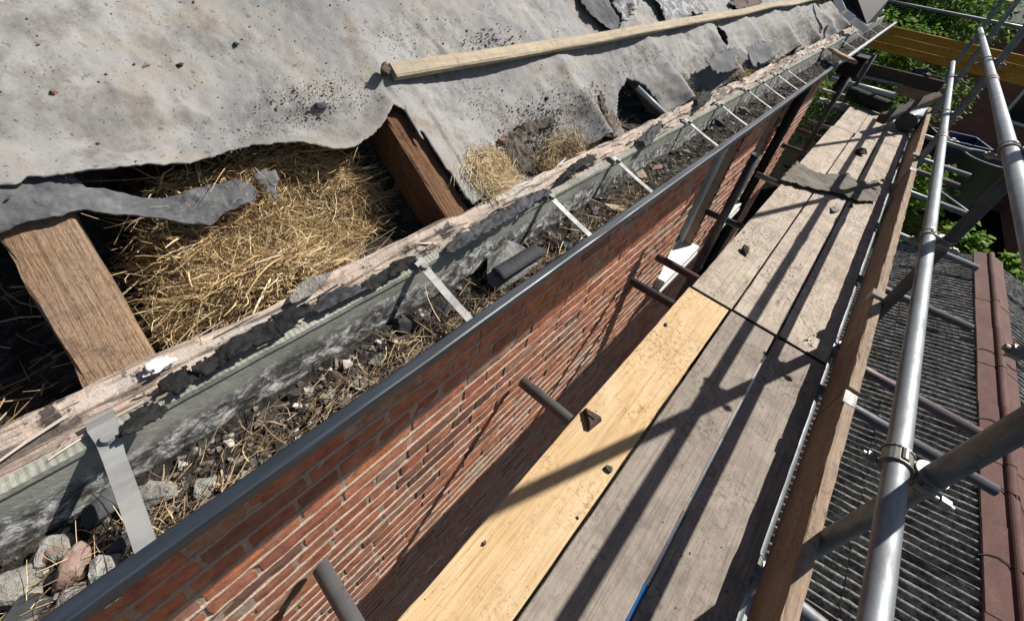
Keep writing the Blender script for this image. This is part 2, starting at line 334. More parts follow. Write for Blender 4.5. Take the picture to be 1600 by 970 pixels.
def tubevf(L, r_, thick=.004, seg=20, rings=None, bow=0.0, seed=0):
    n = rings or max(2, int(L / .5)); V, F = [], []
    ys = [L * i / n for i in range(n + 1)]
    for y in ys:
        bx_ = bow * math.sin(math.pi * y / L)
        for j in range(seg):
            a = 2 * math.pi * j / seg; V.append((r_ * math.cos(a) + bx_, y, r_ * math.sin(a)))
    for i in range(n):
        for j in range(seg): F.append((i * seg + j, i * seg + (j + 1) % seg, (i + 1) * seg + (j + 1) % seg, (i + 1) * seg + j))
    for end, y in ((0, 0), (n, L)):
        b0 = len(V); dy = .12 if end == 0 else -.12; ri = r_ - thick
        for yy in (y, y + dy):
            for j in range(seg): a = 2 * math.pi * j / seg; V.append((ri * math.cos(a), yy, ri * math.sin(a)))
        V.append((0, y + dy, 0))
        for j in range(seg):
            k2 = (j + 1) % seg; F.append((end * seg + j, b0 + j, b0 + k2, end * seg + k2)); F.append((b0 + j, b0 + seg + j, b0 + seg + k2, b0 + k2))
            F.append((b0 + seg + j, b0 + 2 * seg, b0 + seg + k2))
    return V, F
def tube(name, p0, p1, r_=.02415, mat='galv', parent=None, thick=.004, seg=20, bow=0.0):
    mw, L = frame_for(p0, p1); V, F = tubevf(L, r_, thick, seg, None, bow)
    o = mesh(name, V, F, mat, parent, True); fixn(o); o.matrix_basis = mw
    return o
def cyl(mb, p0, p1, r0, r1=None, seg=12):
    r1 = r0 if r1 is None else r1; mw, L = frame_for(p0, p1); V, F = [], []
    for y, rr in ((0, r0), (L, r1)):
        for j in range(seg): a = 2 * math.pi * j / seg; V.append(mw @ Vector((rr * math.cos(a), y, rr * math.sin(a))))
    for j in range(seg): F.append((j, (j + 1) % seg, seg + (j + 1) % seg, seg + j))
    F.append(tuple(range(seg - 1, -1, -1))); F.append(tuple(range(seg, 2 * seg))); return mb.add(V, F)
def hull(pts):
    bm = bmesh.new()
    for p in pts: bm.verts.new(p)
    q = bmesh.ops.convex_hull(bm, input=bm.verts[:])
    bmesh.ops.delete(bm, geom=[g for g in set(q['geom_interior'] + q['geom_unused']) if isinstance(g, bmesh.types.BMVert)], context='VERTS')
    bm.verts.index_update(); V = [tuple(v.co) for v in bm.verts]; F = [tuple(v.index for v in p.verts) for p in bm.faces]; bm.free(); return V, F
def chunk(name, loc, size, mat, parent=None, seed=0, rot=None, npts=16, bev=.0025, rough=True):
    rr = random.Random(seed); pts = []
    for i in range(npts):
        q = Vector((rr.gauss(0, 1), rr.gauss(0, 1), rr.gauss(0, 1))).normalized(); e = .75 + .25 * rr.random()
        pts.append((max(-.8, min(.8, q.x * 1.1)) * e * size[0] / 1.5, max(-.8, min(.8, q.y * 1.1)) * e * size[1] / 1.5, max(-.75, min(.75, q.z * 1.15)) * e * size[2] / 1.4))
    V, F = hull(pts); o = mesh(name, V, F, mat, parent, False, loc, rot or (rr.uniform(-.3, .3), rr.uniform(-.3, .3), rr.uniform(0, 6.28)))
    if bev: bevel(o, min(bev, min(size) * .12))
    if rough:
        bm = bmesh.new(); bm.from_mesh(o.data); bmesh.ops.triangulate(bm, faces=bm.faces[:]); bmesh.ops.subdivide_edges(bm, edges=[e for e in bm.edges if e.calc_length() > min(size) * .25], cuts=1, use_grid_fill=True)
        k = min(size) * .10
        for v in bm.verts: c = v.co * 90 + Vector((seed, 0, 0)); v.co += v.normal * noise.noise(c) * k
        bm.to_mesh(o.data); bm.free()
    return o
def blades(mb, gens, seg=3):
    """thin bent ribbons; gens yields (start, direction, length, width, bend vector)"""
    V, F = mb.V, mb.F
    for p, dr, L, w_, bend in gens:
        dr = dr.normalized(); side = dr.cross(Vector((random.gauss(0, 1), random.gauss(0, 1), random.gauss(0, .6)))).normalized() * (w_ / 2)
        b0 = len(V)
        for i in range(seg + 1):
            t_ = i / seg; q = p + dr * (L * t_) + bend * (L * t_ * t_); ww = side * (1 - .75 * max(0, t_ - .5) * 2 * .8)
            V.append(tuple(q - ww)); V.append(tuple(q + ww))
        for i in range(seg): F.append((b0 + 2 * i, b0 + 2 * i + 1, b0 + 2 * i + 3, b0 + 2 * i + 2))
def grid(name, nu, nv, fn, mat, parent=None, smooth=True, keep=None, solid=0.0):
    V = [fn(i / nu, j / nv) for i in range(nu + 1) for j in range(nv + 1)]; F = []
    for i in range(nu):
        for j in range(nv):
            if keep is None or keep((i + .5) / nu, (j + .5) / nv): F.append((i * (nv + 1) + j, (i + 1) * (nv + 1) + j, (i + 1) * (nv + 1) + j + 1, i * (nv + 1) + j + 1))
    used = sorted({i for q in F for i in q}); mp = {a: b_ for b_, a in enumerate(used)}
    o = mesh(name, [V[i] for i in used], [tuple(mp[i] for i in q) for q in F], mat, parent, smooth)
    if solid: s = o.modifiers.new('thick', 'SOLIDIFY'); s.thickness = solid; s.offset = 0
    return o
def inpoly(x, y, P):
    c = False; j = len(P) - 1
    for i in range(len(P)):
        if (P[i][1] > y) != (P[j][1] > y) and x < (P[j][0] - P[i][0]) * (y - P[i][1]) / (P[j][1] - P[i][1]) + P[i][0]: c = not c
        j = i
    return c
def interp(x, pts):
    return float(np.interp(x, [p[0] for p in pts], [p[1] for p in pts]))

# ================================================================ THE HOUSE
WX = -0.55                                    # wall face
WY0, WY1, WZ0, WZ1 = -0.75, 5.85, -4.2, 0.94
OPEN = [(2.60, 3.20, -0.56, 0.72), (3.80, 4.26, -0.56, 0.72)]     # window openings: y0, y1, z0, z1
def build_wall():
    wall = empty('brick_wall', (0, 0, 0), 'red brick house wall running under the gutter beside the scaffold boards', 'brick wall')
    cuts = [WY0] + [v for o in OPEN for v in o[:2]] + [WY1]
    core = MB()
    for i in range(0, len(cuts), 2): core.box(WX - .24, WX - .016, cuts[i], cuts[i + 1], WZ0, WZ1)
    for y0, y1, z0, z1 in OPEN: core.box(WX - .24, WX - .016, y0 + .0005, y1 - .0005, WZ0, z0); core.box(WX - .24, WX - .016, y0 + .0005, y1 - .0005, z1, WZ1)
    core.build('wall_core', 'mortar', wall)
    hole = lambda y, z: any(a < y < b and c < z < e for a, b, c, e in OPEN)
    def mort(y0, y1, z0, z1, ry, rz_):
        nu, nv = int((y1 - y0) / ry), int((z1 - z0) / rz_)
        def fn(a, b):
            y = y0 + (y1 - y0) * a; z = z0 + (z1 - z0) * b
            return (WX - .0036 + .0012 * fbm(y * 38, z * 38, 2.2, 3) + .0012 * nz(y * 9, z * 9) + .0045 * max(0, nz(y * 5, z * 5, 4) - .33), y, z)
        grid('mortar', nu, nv, fn, 'mortar', wall, True, lambda a, b: not hole(y0 + (y1 - y0) * a, z0 + (z1 - z0) * b))
    mort(WY0, 2.6, -1.95, WZ1, .011, .011); mort(2.6, WY1, -1.95, WZ1, .03, .022); mort(WY0, WY1, WZ0, -1.95, .2, .2)
    # brick meshes shared by alike bricks
    def brick_data(L, H, seed):
        rr = random.Random(seed); nu, nv = 4, 2; V, F = [], []
        rad = .0035
        for i in range(nu + 1):
            for j in range(nv + 1):
                y = -L / 2 + L * i / nu; z = -H / 2 + H * j / nv; e = (i in (0, nu)) + (j in (0, nv))
                y += rr.uniform(-.0016, .0016) - (rad * .55 * (1 if y > 0 else -1) if i in (0, nu) and e == 2 else 0); z += rr.uniform(-.0013, .0013) - (rad * .5 * (1 if z > 0 else -1) if e == 2 else 0)
                V.append((rr.uniform(-.0015, .0015) - (.0008 + rr.random() * .0014 if e else 0), y, z))
        for i in range(nu):
            for j in range(nv): F.append((i * 3 + j, (i + 1) * 3 + j, (i + 1) * 3 + j + 1, i * 3 + j + 1))
        rim = [i * 3 for i in range(nu + 1)] + [nu * 3 + 1, nu * 3 + 2] + [i * 3 + 2 for i in range(nu - 1, -1, -1)] + [1]
        b0 = len(V)
        for i in rim: V.append((-.018, V[i][1] * 1.01, V[i][2] * 1.02))
        for i in range(len(rim)): k = (i + 1) % len(rim); F.append((rim[k], rim[i], b0 + i, b0 + k))
        return V, F
    LS, LH, H = .213, .102, .0635
    st = [brick_data(LS, H, s) for s in range(10)]; hd = [brick_data(LH, H, 50 + s) for s in range(6)]
    def todata(vf, nm):
        o = mesh(nm, vf[0], vf[1], 'brick'); fixn(o); me = o.data; bpy.data.objects.remove(o); return me
    std = [todata(v, 'brick') for v in st]; hdd = [todata(v, 'brick') for v in hd]
    rr = random.Random(11); items = []
    nc = int((WZ1 - WZ0) / .075)
    for c in range(nc):
        z = WZ1 - .034 - .075 * c; y = WY0 - rr.choice((0, .056, .112, .17)) + rr.uniform(-.01, .01); k = rr.randint(0, 3)
        while y < WY1:
            head = (k % 4 == 3) if c % 4 else True; k += 1
            L = LH if head else LS; y0, y1 = y, y + L; y += L + .0115 + rr.uniform(-.002, .003)
            y0, y1 = max(y0, WY0), min(y1, WY1); segs = [(y0, y1)]
            for a, b, z0, z1 in OPEN:
                if z0 - .03 < z < z1 + .03:
                    ns = []
                    for s0, s1 in segs:
                        if s1 <= a or s0 >= b: ns.append((s0, s1)); continue
                        if s0 < a: ns.append((s0, a))
                        if s1 > b: ns.append((b, s1))
                    segs = ns
            for s0, s1 in segs:
                if s1 - s0 > .025: items.append((rr.random(), (s0 + s1) / 2, z + rr.uniform(-.002, .002), s1 - s0, L, head, rr.uniform(-.0028, .0022), rr.uniform(-.010, .010)))
    def seen(it):
        _, y, z, *_r = it
        if not (-.35 < y < 5 and -1.75 < z < .60): return 1e9
        dd = math.sqrt(WX * WX + y * y + (z - 1.52) ** 2); return dd + (0 if y > -.2 else 2)
    for c in range(nc + 1):                               # bed joints: pointing standing a little proud of the worn bricks
        zc = WZ1 - .034 + .0375 - .075 * c
        if not -1.9 < zc < .62: continue
        for (ya, yb) in ((WY0, OPEN[0][0]), (OPEN[0][1], OPEN[1][0]), (OPEN[1][1], WY1)):
            n = int((yb - ya) / (.010 if yb < 2.7 else .03)); V, F = [], []
            for i_ in range(n + 1):
                y = ya + (yb - ya) * i_ / n; o_ = .0022 * fbm(y * 26, c * 3.7, 1, 4); t_ = .0012 * fbm(y * 50, c * 5.1, 6, 3); gap = .006 * max(0, nz(y * 7, c * 2.9, 3) - .30)
                for dx_, dz_ in ((-.010, .0078), (.0000 + t_ - gap, .0062 + .5 * o_), (.0021 + t_ - gap, .0032 + .4 * o_), (.0017 + t_ - gap, -.0040 + .6 * o_), (-.0020, -.0070 + .8 * o_), (-.010, -.0080)): V.append((WX + dx_, y, zc + dz_))
            for i_ in range(n):
                for j_ in range(5): F.append((i_ * 6 + j_, i_ * 6 + j_ + 1, i_ * 6 + j_ + 7, i_ * 6 + j_ + 6))
            mesh('mortar_joint', V, F, 'mortar', wall, True)
    items.sort(key=seen); rest = MB()
    for n, (q, y, z, ln, L, head, dx, rx) in enumerate(items):
        i = int(q * 997)
        if n < 300:
            o = bpy.data.objects.new('brick', (hdd[i % 6] if head else std[i % 10])); link(o, wall)
            o.matrix_basis = Matrix.Translation((WX + dx, y, z)) @ Matrix.Rotation(rx, 4, 'X') @ Matrix.Diagonal((1, ln / L, 1, 1))
        else:
            V, F = hd[i % 6] if head else st[i % 10]
            rest.add([(WX + dx + a, y + b * ln / L, z + e) for a, b, e in V], F)
    o = rest.build('brick', 'brick', wall); fixn(o); tag(o, kind='stuff')
    return wall
wall = build_wall()

def window(y0, y1, z0, z1, label):
    w_ = empty('window', (WX - .10, (y0 + y1) / 2, z0), label, 'window', 'house windows'); ox, oy, oz = w_.location
    def part(nm, b, mt, bev=.003, par=None):
        o = box(nm, b, mt, None, bev); o.location = Vector(o.location) - Vector((ox, oy, oz)); o.parent = w_; return o
    x1 = WX - .085; x0 = x1 - .06
    part('jamb', (x0, x1, y0 + .002, y0 + .055, z0 + .03, z1 - .002), 'grey_frame'); part('jamb', (x0, x1, y1 - .055, y1 - .002, z0 + .03, z1 - .002), 'grey_frame')
    part('head', (x0, x1, y0 + .055, y1 - .055, z1 - .06, z1 - .002), 'grey_frame'); part('bottom_rail', (x0, x1, y0 + .055, y1 - .055, z0 + .03, z0 + .085), 'grey_frame')
    part('pane', (x0 + .02, x0 + .03, y0 + .055, y1 - .055, z0 + .085, z1 - .06), 'glass', 0)
    part('bead', (x1, x1 + .018, y1 - .032, y1 - .004, z0 + .031, z1 - .004), 'white', .002)
    part('sill', (x0, WX + .055, y0 - .045, y1 + .06, z0 - .03, z0 + .0295), 'white', .006)
    part('sill_lip', (WX + .030, WX + .062, y0 - .050, y1 + .065, z0 - .075, z0 - .031), 'white', .005)
window(*OPEN[0], 'narrow window with white sill, nearer of two in the brick wall'); window(*OPEN[1], 'farther window in the brick wall behind the black tube')

# black soil pipe on the wall beyond the windows
sp = empty('soil_pipe', (WX + .046, 4.40, -4.2), 'black plastic soil pipe up the brick wall beyond the windows', 'pipe')
o = tube('pipe', (0, 0, 0), (0, 0, 5.1), .040, 'black_plastic', sp, .004, 24)
for z in (3.2, 4.4):
    b = MB(); cyl(b, (0, 0, z), (0, 0, z + .05), .044, seg=20); b.box(-.045, -.02, -.03, .03, z + .01, z + .04); b.build('clip', 'black_plastic', sp)

# loft floor and soffit behind the eaves
def loft_z(x, y): return .950 + .018 * fbm(x * 14, y * 14, 1.0, 4)
lf = grid('loft_floor', 300, 40, lambda a, b: (lambda y, x: (x, y, loft_z(x, y)))(-.75 + 8.2 * a, -.47 - 1.6 * b), 'soil'); tag(lf, kind='structure')
sf = box('soffit', (-.545, -.436, -.75, 7.4, .900, .915), 'bitumen'); tag(sf, kind='structure')
gb = box('end_wall', (-2.1, -.60, -.78, -.755, .9, 2.2), 'farbrick'); tag(gb, kind='structure')

# ---------------------------------------------------------------- rafters
RY0 = float(onx(190, 585, EX)[1]); RYS = float(onx(727, 325, EX)[1]) - RY0
def rafter(y, mat, label, s0=.0, w_=.062, sd=0):
    dp = -.058 if y < .8 else -.085                          # the covered ones lie a little lower
    p0 = Vector(roofpt(y, s0, dp)); p1 = Vector(roofpt(y, 2.0, dp - .012))
    o = board('rafter', p0, p1, w_, .105, mat, None, tuple(NP), .004, .003, .02, .002, .004, .18, sd)
    return tag(o, label, 'rafter', 'roof rafters')
rafter(RY0, 'rafter', 'thick brown sawn rafter left of the straw nest, its top in sun', -.005, .070, 1)
rafter(RY0 + RYS - .012, 'rafter2', 'reddish rafter under the torn edge right of the straw nest', -.01, .058, 2)
for k in range(2, 5):
    rafter(RY0 + RYS * k, 'rafter', ['rafter', 'covered rafter forming the fold left of the dark hole in the sheet', 'covered rafter right of the dark hole in the sheet', 'covered rafter under the second narrow hole in the sheet'][k - 1] if k < 5 else 'rafter covered by the far grey roof sheet', .01, .055, k)

# ---------------------------------------------------------------- the torn underlay sheet
SH_Y0, SH_Y1 = -.74, onroof(1304, 4)[0]
tear = [onroof(u, v) for u, v in ((0, 300), (60, 288), (130, 278), (210, 268), (290, 258), (345, 243), (400, 228), (440, 222), (480, 227), (525, 237), (555, 233), (585, 212), (603, 190), (612, 170))]
tear = [(a, b + .002) for a, b in tear]
tear += [(a - .022, b) for a, b in (onroof(u, v) for u, v in ((640, 172), (668, 204), (680, 232), (704, 258), (726, 290), (745, 318)))]
tear = [(-.8, tear[0][1] + .02)] + tear; tear.sort()
tear += [(tear[-1][0] + .06, .012), (1.0, .02), (1.35, .0), (1.8, .02), (2.4, .012), (3.2, .03), (4.2, .01), (6.5, .02)]
holes = [[onroof(u, v) for u, v in P] for P in (
    ((990, 112), (984, 135), (987, 165), (1003, 192), (1052, 178), (1040, 150), (1020, 128), (1003, 116)),
    ((1122, 38), (1136, 44), (1146, 62), (1138, 78), (1130, 66)),)]
LAP = [onroof(u, v) for u, v in ((60, 262), (130, 258), (200, 247), (290, 226), (355, 214), (385, 200), (400, 180), (430, 170), (520, 166), (600, 160))]
LAP.sort()
def sheet_h(y, s):
    ph = (y - RY0) / RYS; fr = ph - math.floor(ph); sag = math.sin(math.pi * fr)          # 0 on a rafter
    low = max(0, 1 - s / .30)
    h = .010 - .020 * sag
    if y > .55: h += -.068 * low * (sag ** .8) * min(1, (y - .55) / .15) + .024 * low * math.exp(-(min(fr, 1 - fr) / .09) ** 2)
    h += .009 * nz(y * 3.1, s * 3.1, 5) + .0030 * fbm(y * 11, s * 11, 3, 4) + .0026 * fbm(y * 38, s * 38, 9, 4) * (.5 + abs(nz(y * 4, s * 4, 8)) * 2)
    if LAP[0][0] < y < .5: t_ = (s - interp(y, LAP) - .006 * nz(y * 30)) / .006; fd = max(0, min(1, (y - LAP[0][0]) / .05)) * max(0, min(1, (.46 - y) / .12)); h += fd * (.0035 * math.exp(-(t_ / 9) ** 2) / (1 + math.exp(-max(-30, min(30, t_)))) + .0035 * math.exp(-((t_ - 1) / 1.4) ** 2))
    if y > .6: h += .013 * fbm(y * 7, s * 7, 21, 4) * min(1, (y - .6) * 2)
    if y < .50:
        d_ = s - interp(y, tear); fd = min(1, (.50 - y) / .06)
        h += fd * (.012 * math.exp(-(d_ / .022) ** 2) * (1 + .8 * nz(y * 11)) - .010 * math.exp(-((d_ - .055) / .03) ** 2) * (1 + nz(y * 6, 3)))
    return h
ycols = list(np.arange(SH_Y0, -.3, .012)) + list(np.arange(-.3, .8, .0042)) + list(np.arange(.8, 2.2, .008)) + list(np.arange(2.2, SH_Y1, .016))
svals = [-.03] + list(np.cumsum([.005] * 132 + [.02] * 20 + [.06] * 12) - .03)
def build_sheet():
    V, F, ns, idx, S0 = [], [], len(svals), {}, []
    for i, y in enumerate(ycols):
        s0 = interp(y, tear) + .006 * fbm(y * 45, 3, 0, 4); S0.append(s0); j0 = max(0, sum(1 for q in svals if q <= s0) - 1)      # the row that slides onto the torn edge
        for j in range(j0, ns):
            q_ = max(s0, svals[j]); idx[i, j] = len(V); V.append(roofpt(y, q_, sheet_h(y, q_)))
    for i in range(len(ycols) - 1):
        for j in range(ns - 1):
            k = [(i, j), (i + 1, j), (i + 1, j + 1), (i, j + 1)]; q = [idx[t_] for t_ in k if t_ in idx]
            if len(q) < 3: continue
            y = (ycols[i] + ycols[i + 1]) / 2; s = svals[j] + .0025
            if 1.0 < y < 3.2 and any(inpoly(y + .008 * nz(y * 25, s * 25), s + .008 * nz(y * 25, s * 25, 5), H) for H in holes): continue
            F.append(tuple(q))
    o = mesh('roof_underlay', V, F, 'sheet', None, True); s = o.modifiers.new('thick', 'SOLIDIFY'); s.thickness = .003; s.offset = -1
    return tag(o, 'grey torn roof underlay sheet draped over the rafters', 'roof sheet')
build_sheet()

# the darker under layer hanging below the tear
low = [onroof(u, v) for u, v in ((-40, 372), (0, 367), (49, 350), (99, 342), (132, 326), (177, 332), (223, 331), (260, 334), (289, 338), (326, 342), (355, 322), (396, 305), (404, 287))]
upp = [onroof(u, v) for u, v in ((-40, 262), (0, 262), (100, 262), (132, 289), (157, 288), (177, 292), (223, 298), (247, 297), (289, 284), (330, 272), (367, 266), (396, 272), (404, 285))]
low.sort(); upp.sort()
def flapfn(a, b):
    y = low[0][0] + (low[-1][0] - low[0][0]) * a; s0 = interp(y, low); s1 = max(interp(y, upp), s0 + .002); s = s0 + (s1 - s0) * b
    return roofpt(y, s + .003 * fbm(y * 40, s * 40), .006 - .030 * max(0, min(1, (y - RY0 - .03) / .09)) - .012 * a * b + .004 * fbm(y * 20, s * 20) + .003 * fbm(y * 60, s * 60))
o = grid('torn_felt_flap', 130, 26, flapfn, 'felt', None, True, None, .0025); tag(o, 'blue grey torn flap of felt hanging below the underlay edge', 'felt flap')
lo2 = [onroof(u, v) for u, v in ((392, 245), (405, 262), (418, 282), (432, 298), (438, 290), (440, 255))]
def patch(name, poly, mat, label, cat, res=.004, hfn=None, frame='roof', z=0.0, solid=.002, group=None, kind=None):
    """a thin sheet with an outline given as (y, s) on the roof or (x, y) at a height"""
    xs = [p[0] for p in poly]; ys = [p[1] for p in poly]; x0, x1, y0, y1 = min(xs), max(xs), min(ys), max(ys)
    nu, nv = max(3, min(120, int((x1 - x0) / res))), max(3, min(120, int((y1 - y0) / res))); sd = x0 * 13.7
    def fn(a, b):
        p, q = x0 + (x1 - x0) * a, y0 + (y1 - y0) * b; h = hfn(p, q) if hfn else 0
        p2 = p + res * nz(p * 60, q * 60, sd); q2 = q + res * nz(p * 60, q * 60, sd + 5)
        return roofpt(p2, q2, h) if frame == 'roof' else (p2, q2, z + h)
    o = grid(name, nu, nv, fn, mat, None, True, lambda a, b: inpoly(x0 + (x1 - x0) * a + res * 2.2 * fbm(a * 9, b * 9, sd, 3), y0 + (y1 - y0) * b + res * 2.2 * fbm(a * 9, b * 9, sd + 4, 3), poly), solid)
    return tag(o, label, cat, group, kind)
patch('torn_felt_flap', lo2, 'felt', 'small dark flap of felt tucked behind the straw under the tear', 'felt flap', .005, lambda y, s: -.035 + .006 * nz(y * 30, s * 30))
# dark scraps lying on the sheet above the batten
def onsheet(P): return [onroof(u, v) for u, v in P]
patch('felt_scrap', onsheet(((893, -18), (905, 10), (925, 35), (945, 52), (966, 50), (958, 30), (946, 12), (950, -18))), 'felt', 'long dark grey felt scrap hanging down to the batten', 'felt scrap', .006, lambda y, s: sheet_h(y, s) + .018 + .010 * nz(y * 14, s * 14))
patch('felt_scrap', onsheet(((952, -12), (950, 8), (952, 22), (960, 32), (968, 42), (980, 28), (984, 12), (978, -12))), 'silver_felt', 'rounded dark flaking scrap on the sheet beside the long felt scrap', 'felt scrap', .006, lambda y, s: sheet_h(y, s) + .028 + .010 * nz(y * 18, s * 18))
patch('felt_scrap', onsheet(((1002, -10), (1015, 8), (1030, 26), (1040, 38), (1058, 36), (1078, 30), (1098, 22), (1090, 2), (1086, -14))), 'silver_felt', 'silver speckled felt scrap with a straight lower edge above the batten', 'felt scrap', .006, lambda y, s: sheet_h(y, s) + .022 + .006 * nz(y * 14, s * 14))
patch('felt_scrap', onsheet(((1135, 10), (1150, 20), (1180, 14), (1190, 2), (1170, -6), (1145, -4))), 'rust', 'brown scrap on the sheet above the far end of the batten', 'felt scrap', .006, lambda y, s: sheet_h(y, s) + .014 + .008 * nz(y * 18, s * 18))
patch('felt_scrap', onsheet(((1093, 105), (1105, 92), (1125, 84), (1150, 83), (1158, 98), (1148, 112), (1120, 122), (1100, 120))), 'felt', 'oval grey sheet scrap curled against the far fascia', 'felt scrap', .006, lambda y, s: .03 + .014 * nz(y * 9, s * 16))
patch('felt_scrap', onsheet(((1158, 82), (1180, 70), (1204, 72), (1212, 88), (1190, 102), (1168, 108))), 'felt', 'dark grey scrap beyond the oval one beside the fascia', 'felt scrap', .007, lambda y, s: .025 + .016 * nz(y * 9, s * 16))

# ---------------------------------------------------------------- batten nailed on the sheet
B0 = onroof(612, 128)
def batten(y0, y1, s, label, sd):
    n = max(8, int((y1 - y0) / .05)); V, F = [], []
    K = [(-.015, .0), (.015, 0), (.017, .003), (.017, .015), (.014, .018), (-.013, .018), (-.017, .015), (-.017, .003)]
    for i in range(n + 1):
        y = y0 + (y1 - y0) * i / n
        for q, (a, h) in enumerate(K):
            sw = .016 * nz(y * 1.1, sd) ; V.append(roofpt(y + (.004 * nz(q * 2.3, sd) if i in (0, n) else 0), s + a * (1 + .10 * nz(y * 3, q)) + sw, .014 + h + .010 * nz(y * 1.7, sd, 4) + .002 * nz(y * 20, q)))
    for i in range(n):
        for j in range(8): F.append((i * 8 + j, i * 8 + (j + 1) % 8, (i + 1) * 8 + (j + 1) % 8, (i + 1) * 8 + j))
    F.append(tuple(range(8))); F.append(tuple(n * 8 + j for j in range(8)))
    o = mesh('roof_batten', V, F, 'batten'); fixn(o); return tag(o, label, 'batten')
batten(B0[0] - .004, 5.0, B0[1] + .004, 'long pale wooden batten lying across the grey roof sheet', 3)
tag(chunk('mortar_lump', roofpt(B0[0] - .02, B0[1] + .01, .03), (.022, .03, .02), 'rust', None, 4), 'dark lump at the near end of the long batten', 'lump')

# ---------------------------------------------------------------- fascia
def fascia(y0, y1, label, sd, chip):
    n = int((y1 - y0) / .012); V, F = [], []
    prof = [(-.436, .93), (-.436, 1.0), (-.439, 1.012), (-.447, 1.018), (-.458, 1.017), (-.462, 1.010), (-.468, 1.014), (-.482, 1.024), (-.496, 1.030), (-.503, 1.024), (-.503, .93)]
    K = len(prof)
    for i in range(n + 1):
        y = y0 + (y1 - y0) * i / n
        for j, (x, z) in enumerate(prof):
            k = 0 < j < K - 1
            dz = (.006 * fbm(y * 16, j * .45, sd, 4) - chip * max(0, nz(y * 5, j * .33, sd + 4) - .1)) if k else 0
            V.append((x + .004 * fbm(y * 11, j * .5, sd + 2, 3) * k + .006 * nz(y * .9, sd), y + (.012 * nz(j * 1.7, sd) if i in (0, n) else 0), z + dz))
    for i in range(n):
        for j in range(K): F.append((i * K + j, i * K + (j + 1) % K, (i + 1) * K + (j + 1) % K, (i + 1) * K + j))
    F.append(tuple(range(K))); F.append(tuple(n * K + j for j in range(K)))
    o = mesh('fascia_board', V, F, 'fascia'); fixn(o); return tag(o, label, 'fascia')
fascia(-.75, 1.32, 'weathered flaking fascia board behind the near length of gutter', 1.0, .022)
fascia(1.332, 2.62, 'rotten splintered fascia board behind the middle of the gutter', 5.0, .04)
fascia(2.632, 6.6, 'rotten crumbling fascia board at the far end of the eaves', 9.0, .06)

# bitumen and paint scraps stuck to the fascia
def fz(P, z=1.02): return [tuple(onz(u, v, z)[:2]) for u, v in P]
SC = [(((300, 588), (330, 570), (400, 528), (455, 492), (480, 485), (494, 497), (470, 512), (400, 555), (340, 590), (318, 596)), 'bitumen', 'long rolled black felt scrap on the near fascia below the brown rafter', .014),
      (((215, 655), (235, 640), (262, 640), (268, 652), (240, 672), (205, 690), (190, 688)), 'bitumen', 'black felt scrap on the fascia just above the nearest bracket', .010),
      (((255, 600), (285, 585), (318, 588), (300, 612), (270, 622), (250, 618)), 'bitumen', 'black sticky patch of felt on the fascia below the rafter foot', .006),
      (((478, 487), (520, 462), (560, 455), (575, 462), (540, 480), (500, 500)), 'slate', 'grey blue torn strip on the fascia above the second bracket', .008),
      (((560, 470), (600, 448), (640, 425), (655, 415), (640, 405), (600, 425), (565, 450)), 'bitumen', 'black strip along the gutter edge left of the second bracket', .006),
      (((690, 395), (740, 360), (800, 325), (850, 300), (860, 308), (800, 345), (740, 385), (700, 402)), 'slate', 'long grey felt strip between fascia and gutter left of the third bracket', .007),
      (((870, 296), (905, 272), (925, 262), (930, 250), (915, 250), (890, 268), (868, 285)), 'bitumen', 'black felt lump on the fascia beside the third bracket', .012),
      (((995, 225), (1015, 205), (1030, 200), (1028, 214), (1008, 235)), 'slate', 'pale grey torn strip hanging over the gutter before the fifth bracket', .012),
      (((1080, 160), (1095, 150), (1110, 148), (1108, 160), (1090, 175)), 'bitumen', 'black felt knot on the fascia beside the sixth bracket', .014),
      (((236, 580), (250, 571), (268, 566), (282, 570), (268, 580), (250, 588), (238, 588)), 'white', 'white flaking paint at the foot of the brown rafter', .010)]
for P, mt, lb, hh in SC:
    patch('felt_scrap' if mt != 'white' else 'paint_flake', fz(P), mt, lb, 'felt scrap' if mt != 'white' else 'paint flake', .0028, (lambda hh: lambda x, y: .004 + hh * (.7 + .9 * fbm(x * 45, y * 20, hh * 99, 4)) + .003 * fbm(x * 150, y * 110, 3, 3))(hh), 'flat', 1.022, .002)
slt = chunk('mortar_slab', tuple(onz(484, 447, 1.034)), (.026, .075, .010), 'stone', None, 77, (.05, .25, .1)); tag(slt, 'pale flat slab propped on the fascia in front of the straw', 'slab')

# ---------------------------------------------------------------- gutter
GF = (-.2986, .980); GB = (-.431, 1.015)
def sweep(name, prof, y0, y1, mat, parent, step=.03, jit=.0012, smooth=True, closed=False, sd=0.0, fx=None):
    n = max(2, int((y1 - y0) / step)); V, F = [], []; K = len(prof)
    for i in range(n + 1):
        y = y0 + (y1 - y0) * i / n; wv = .003 * nz(y * .8, sd)
        for j, (x, z) in enumerate(prof):
            e = fx(y, j) if fx else 0
            V.append((x + wv + jit * nz(y * 6, j, sd), y, z + wv + jit * nz(y * 6, j, sd + 3) + e))
    for i in range(n):
        for j in range(K if closed else K - 1): F.append((i * K + j, i * K + (j + 1) % K, (i + 1) * K + (j + 1) % K, (i + 1) * K + j))
    if closed: F.append(tuple(range(K))); F.append(tuple(n * K + j for j in range(K)))
    o = mesh(name, V, F, mat, parent, smooth); fixn(o) if closed else None; return o
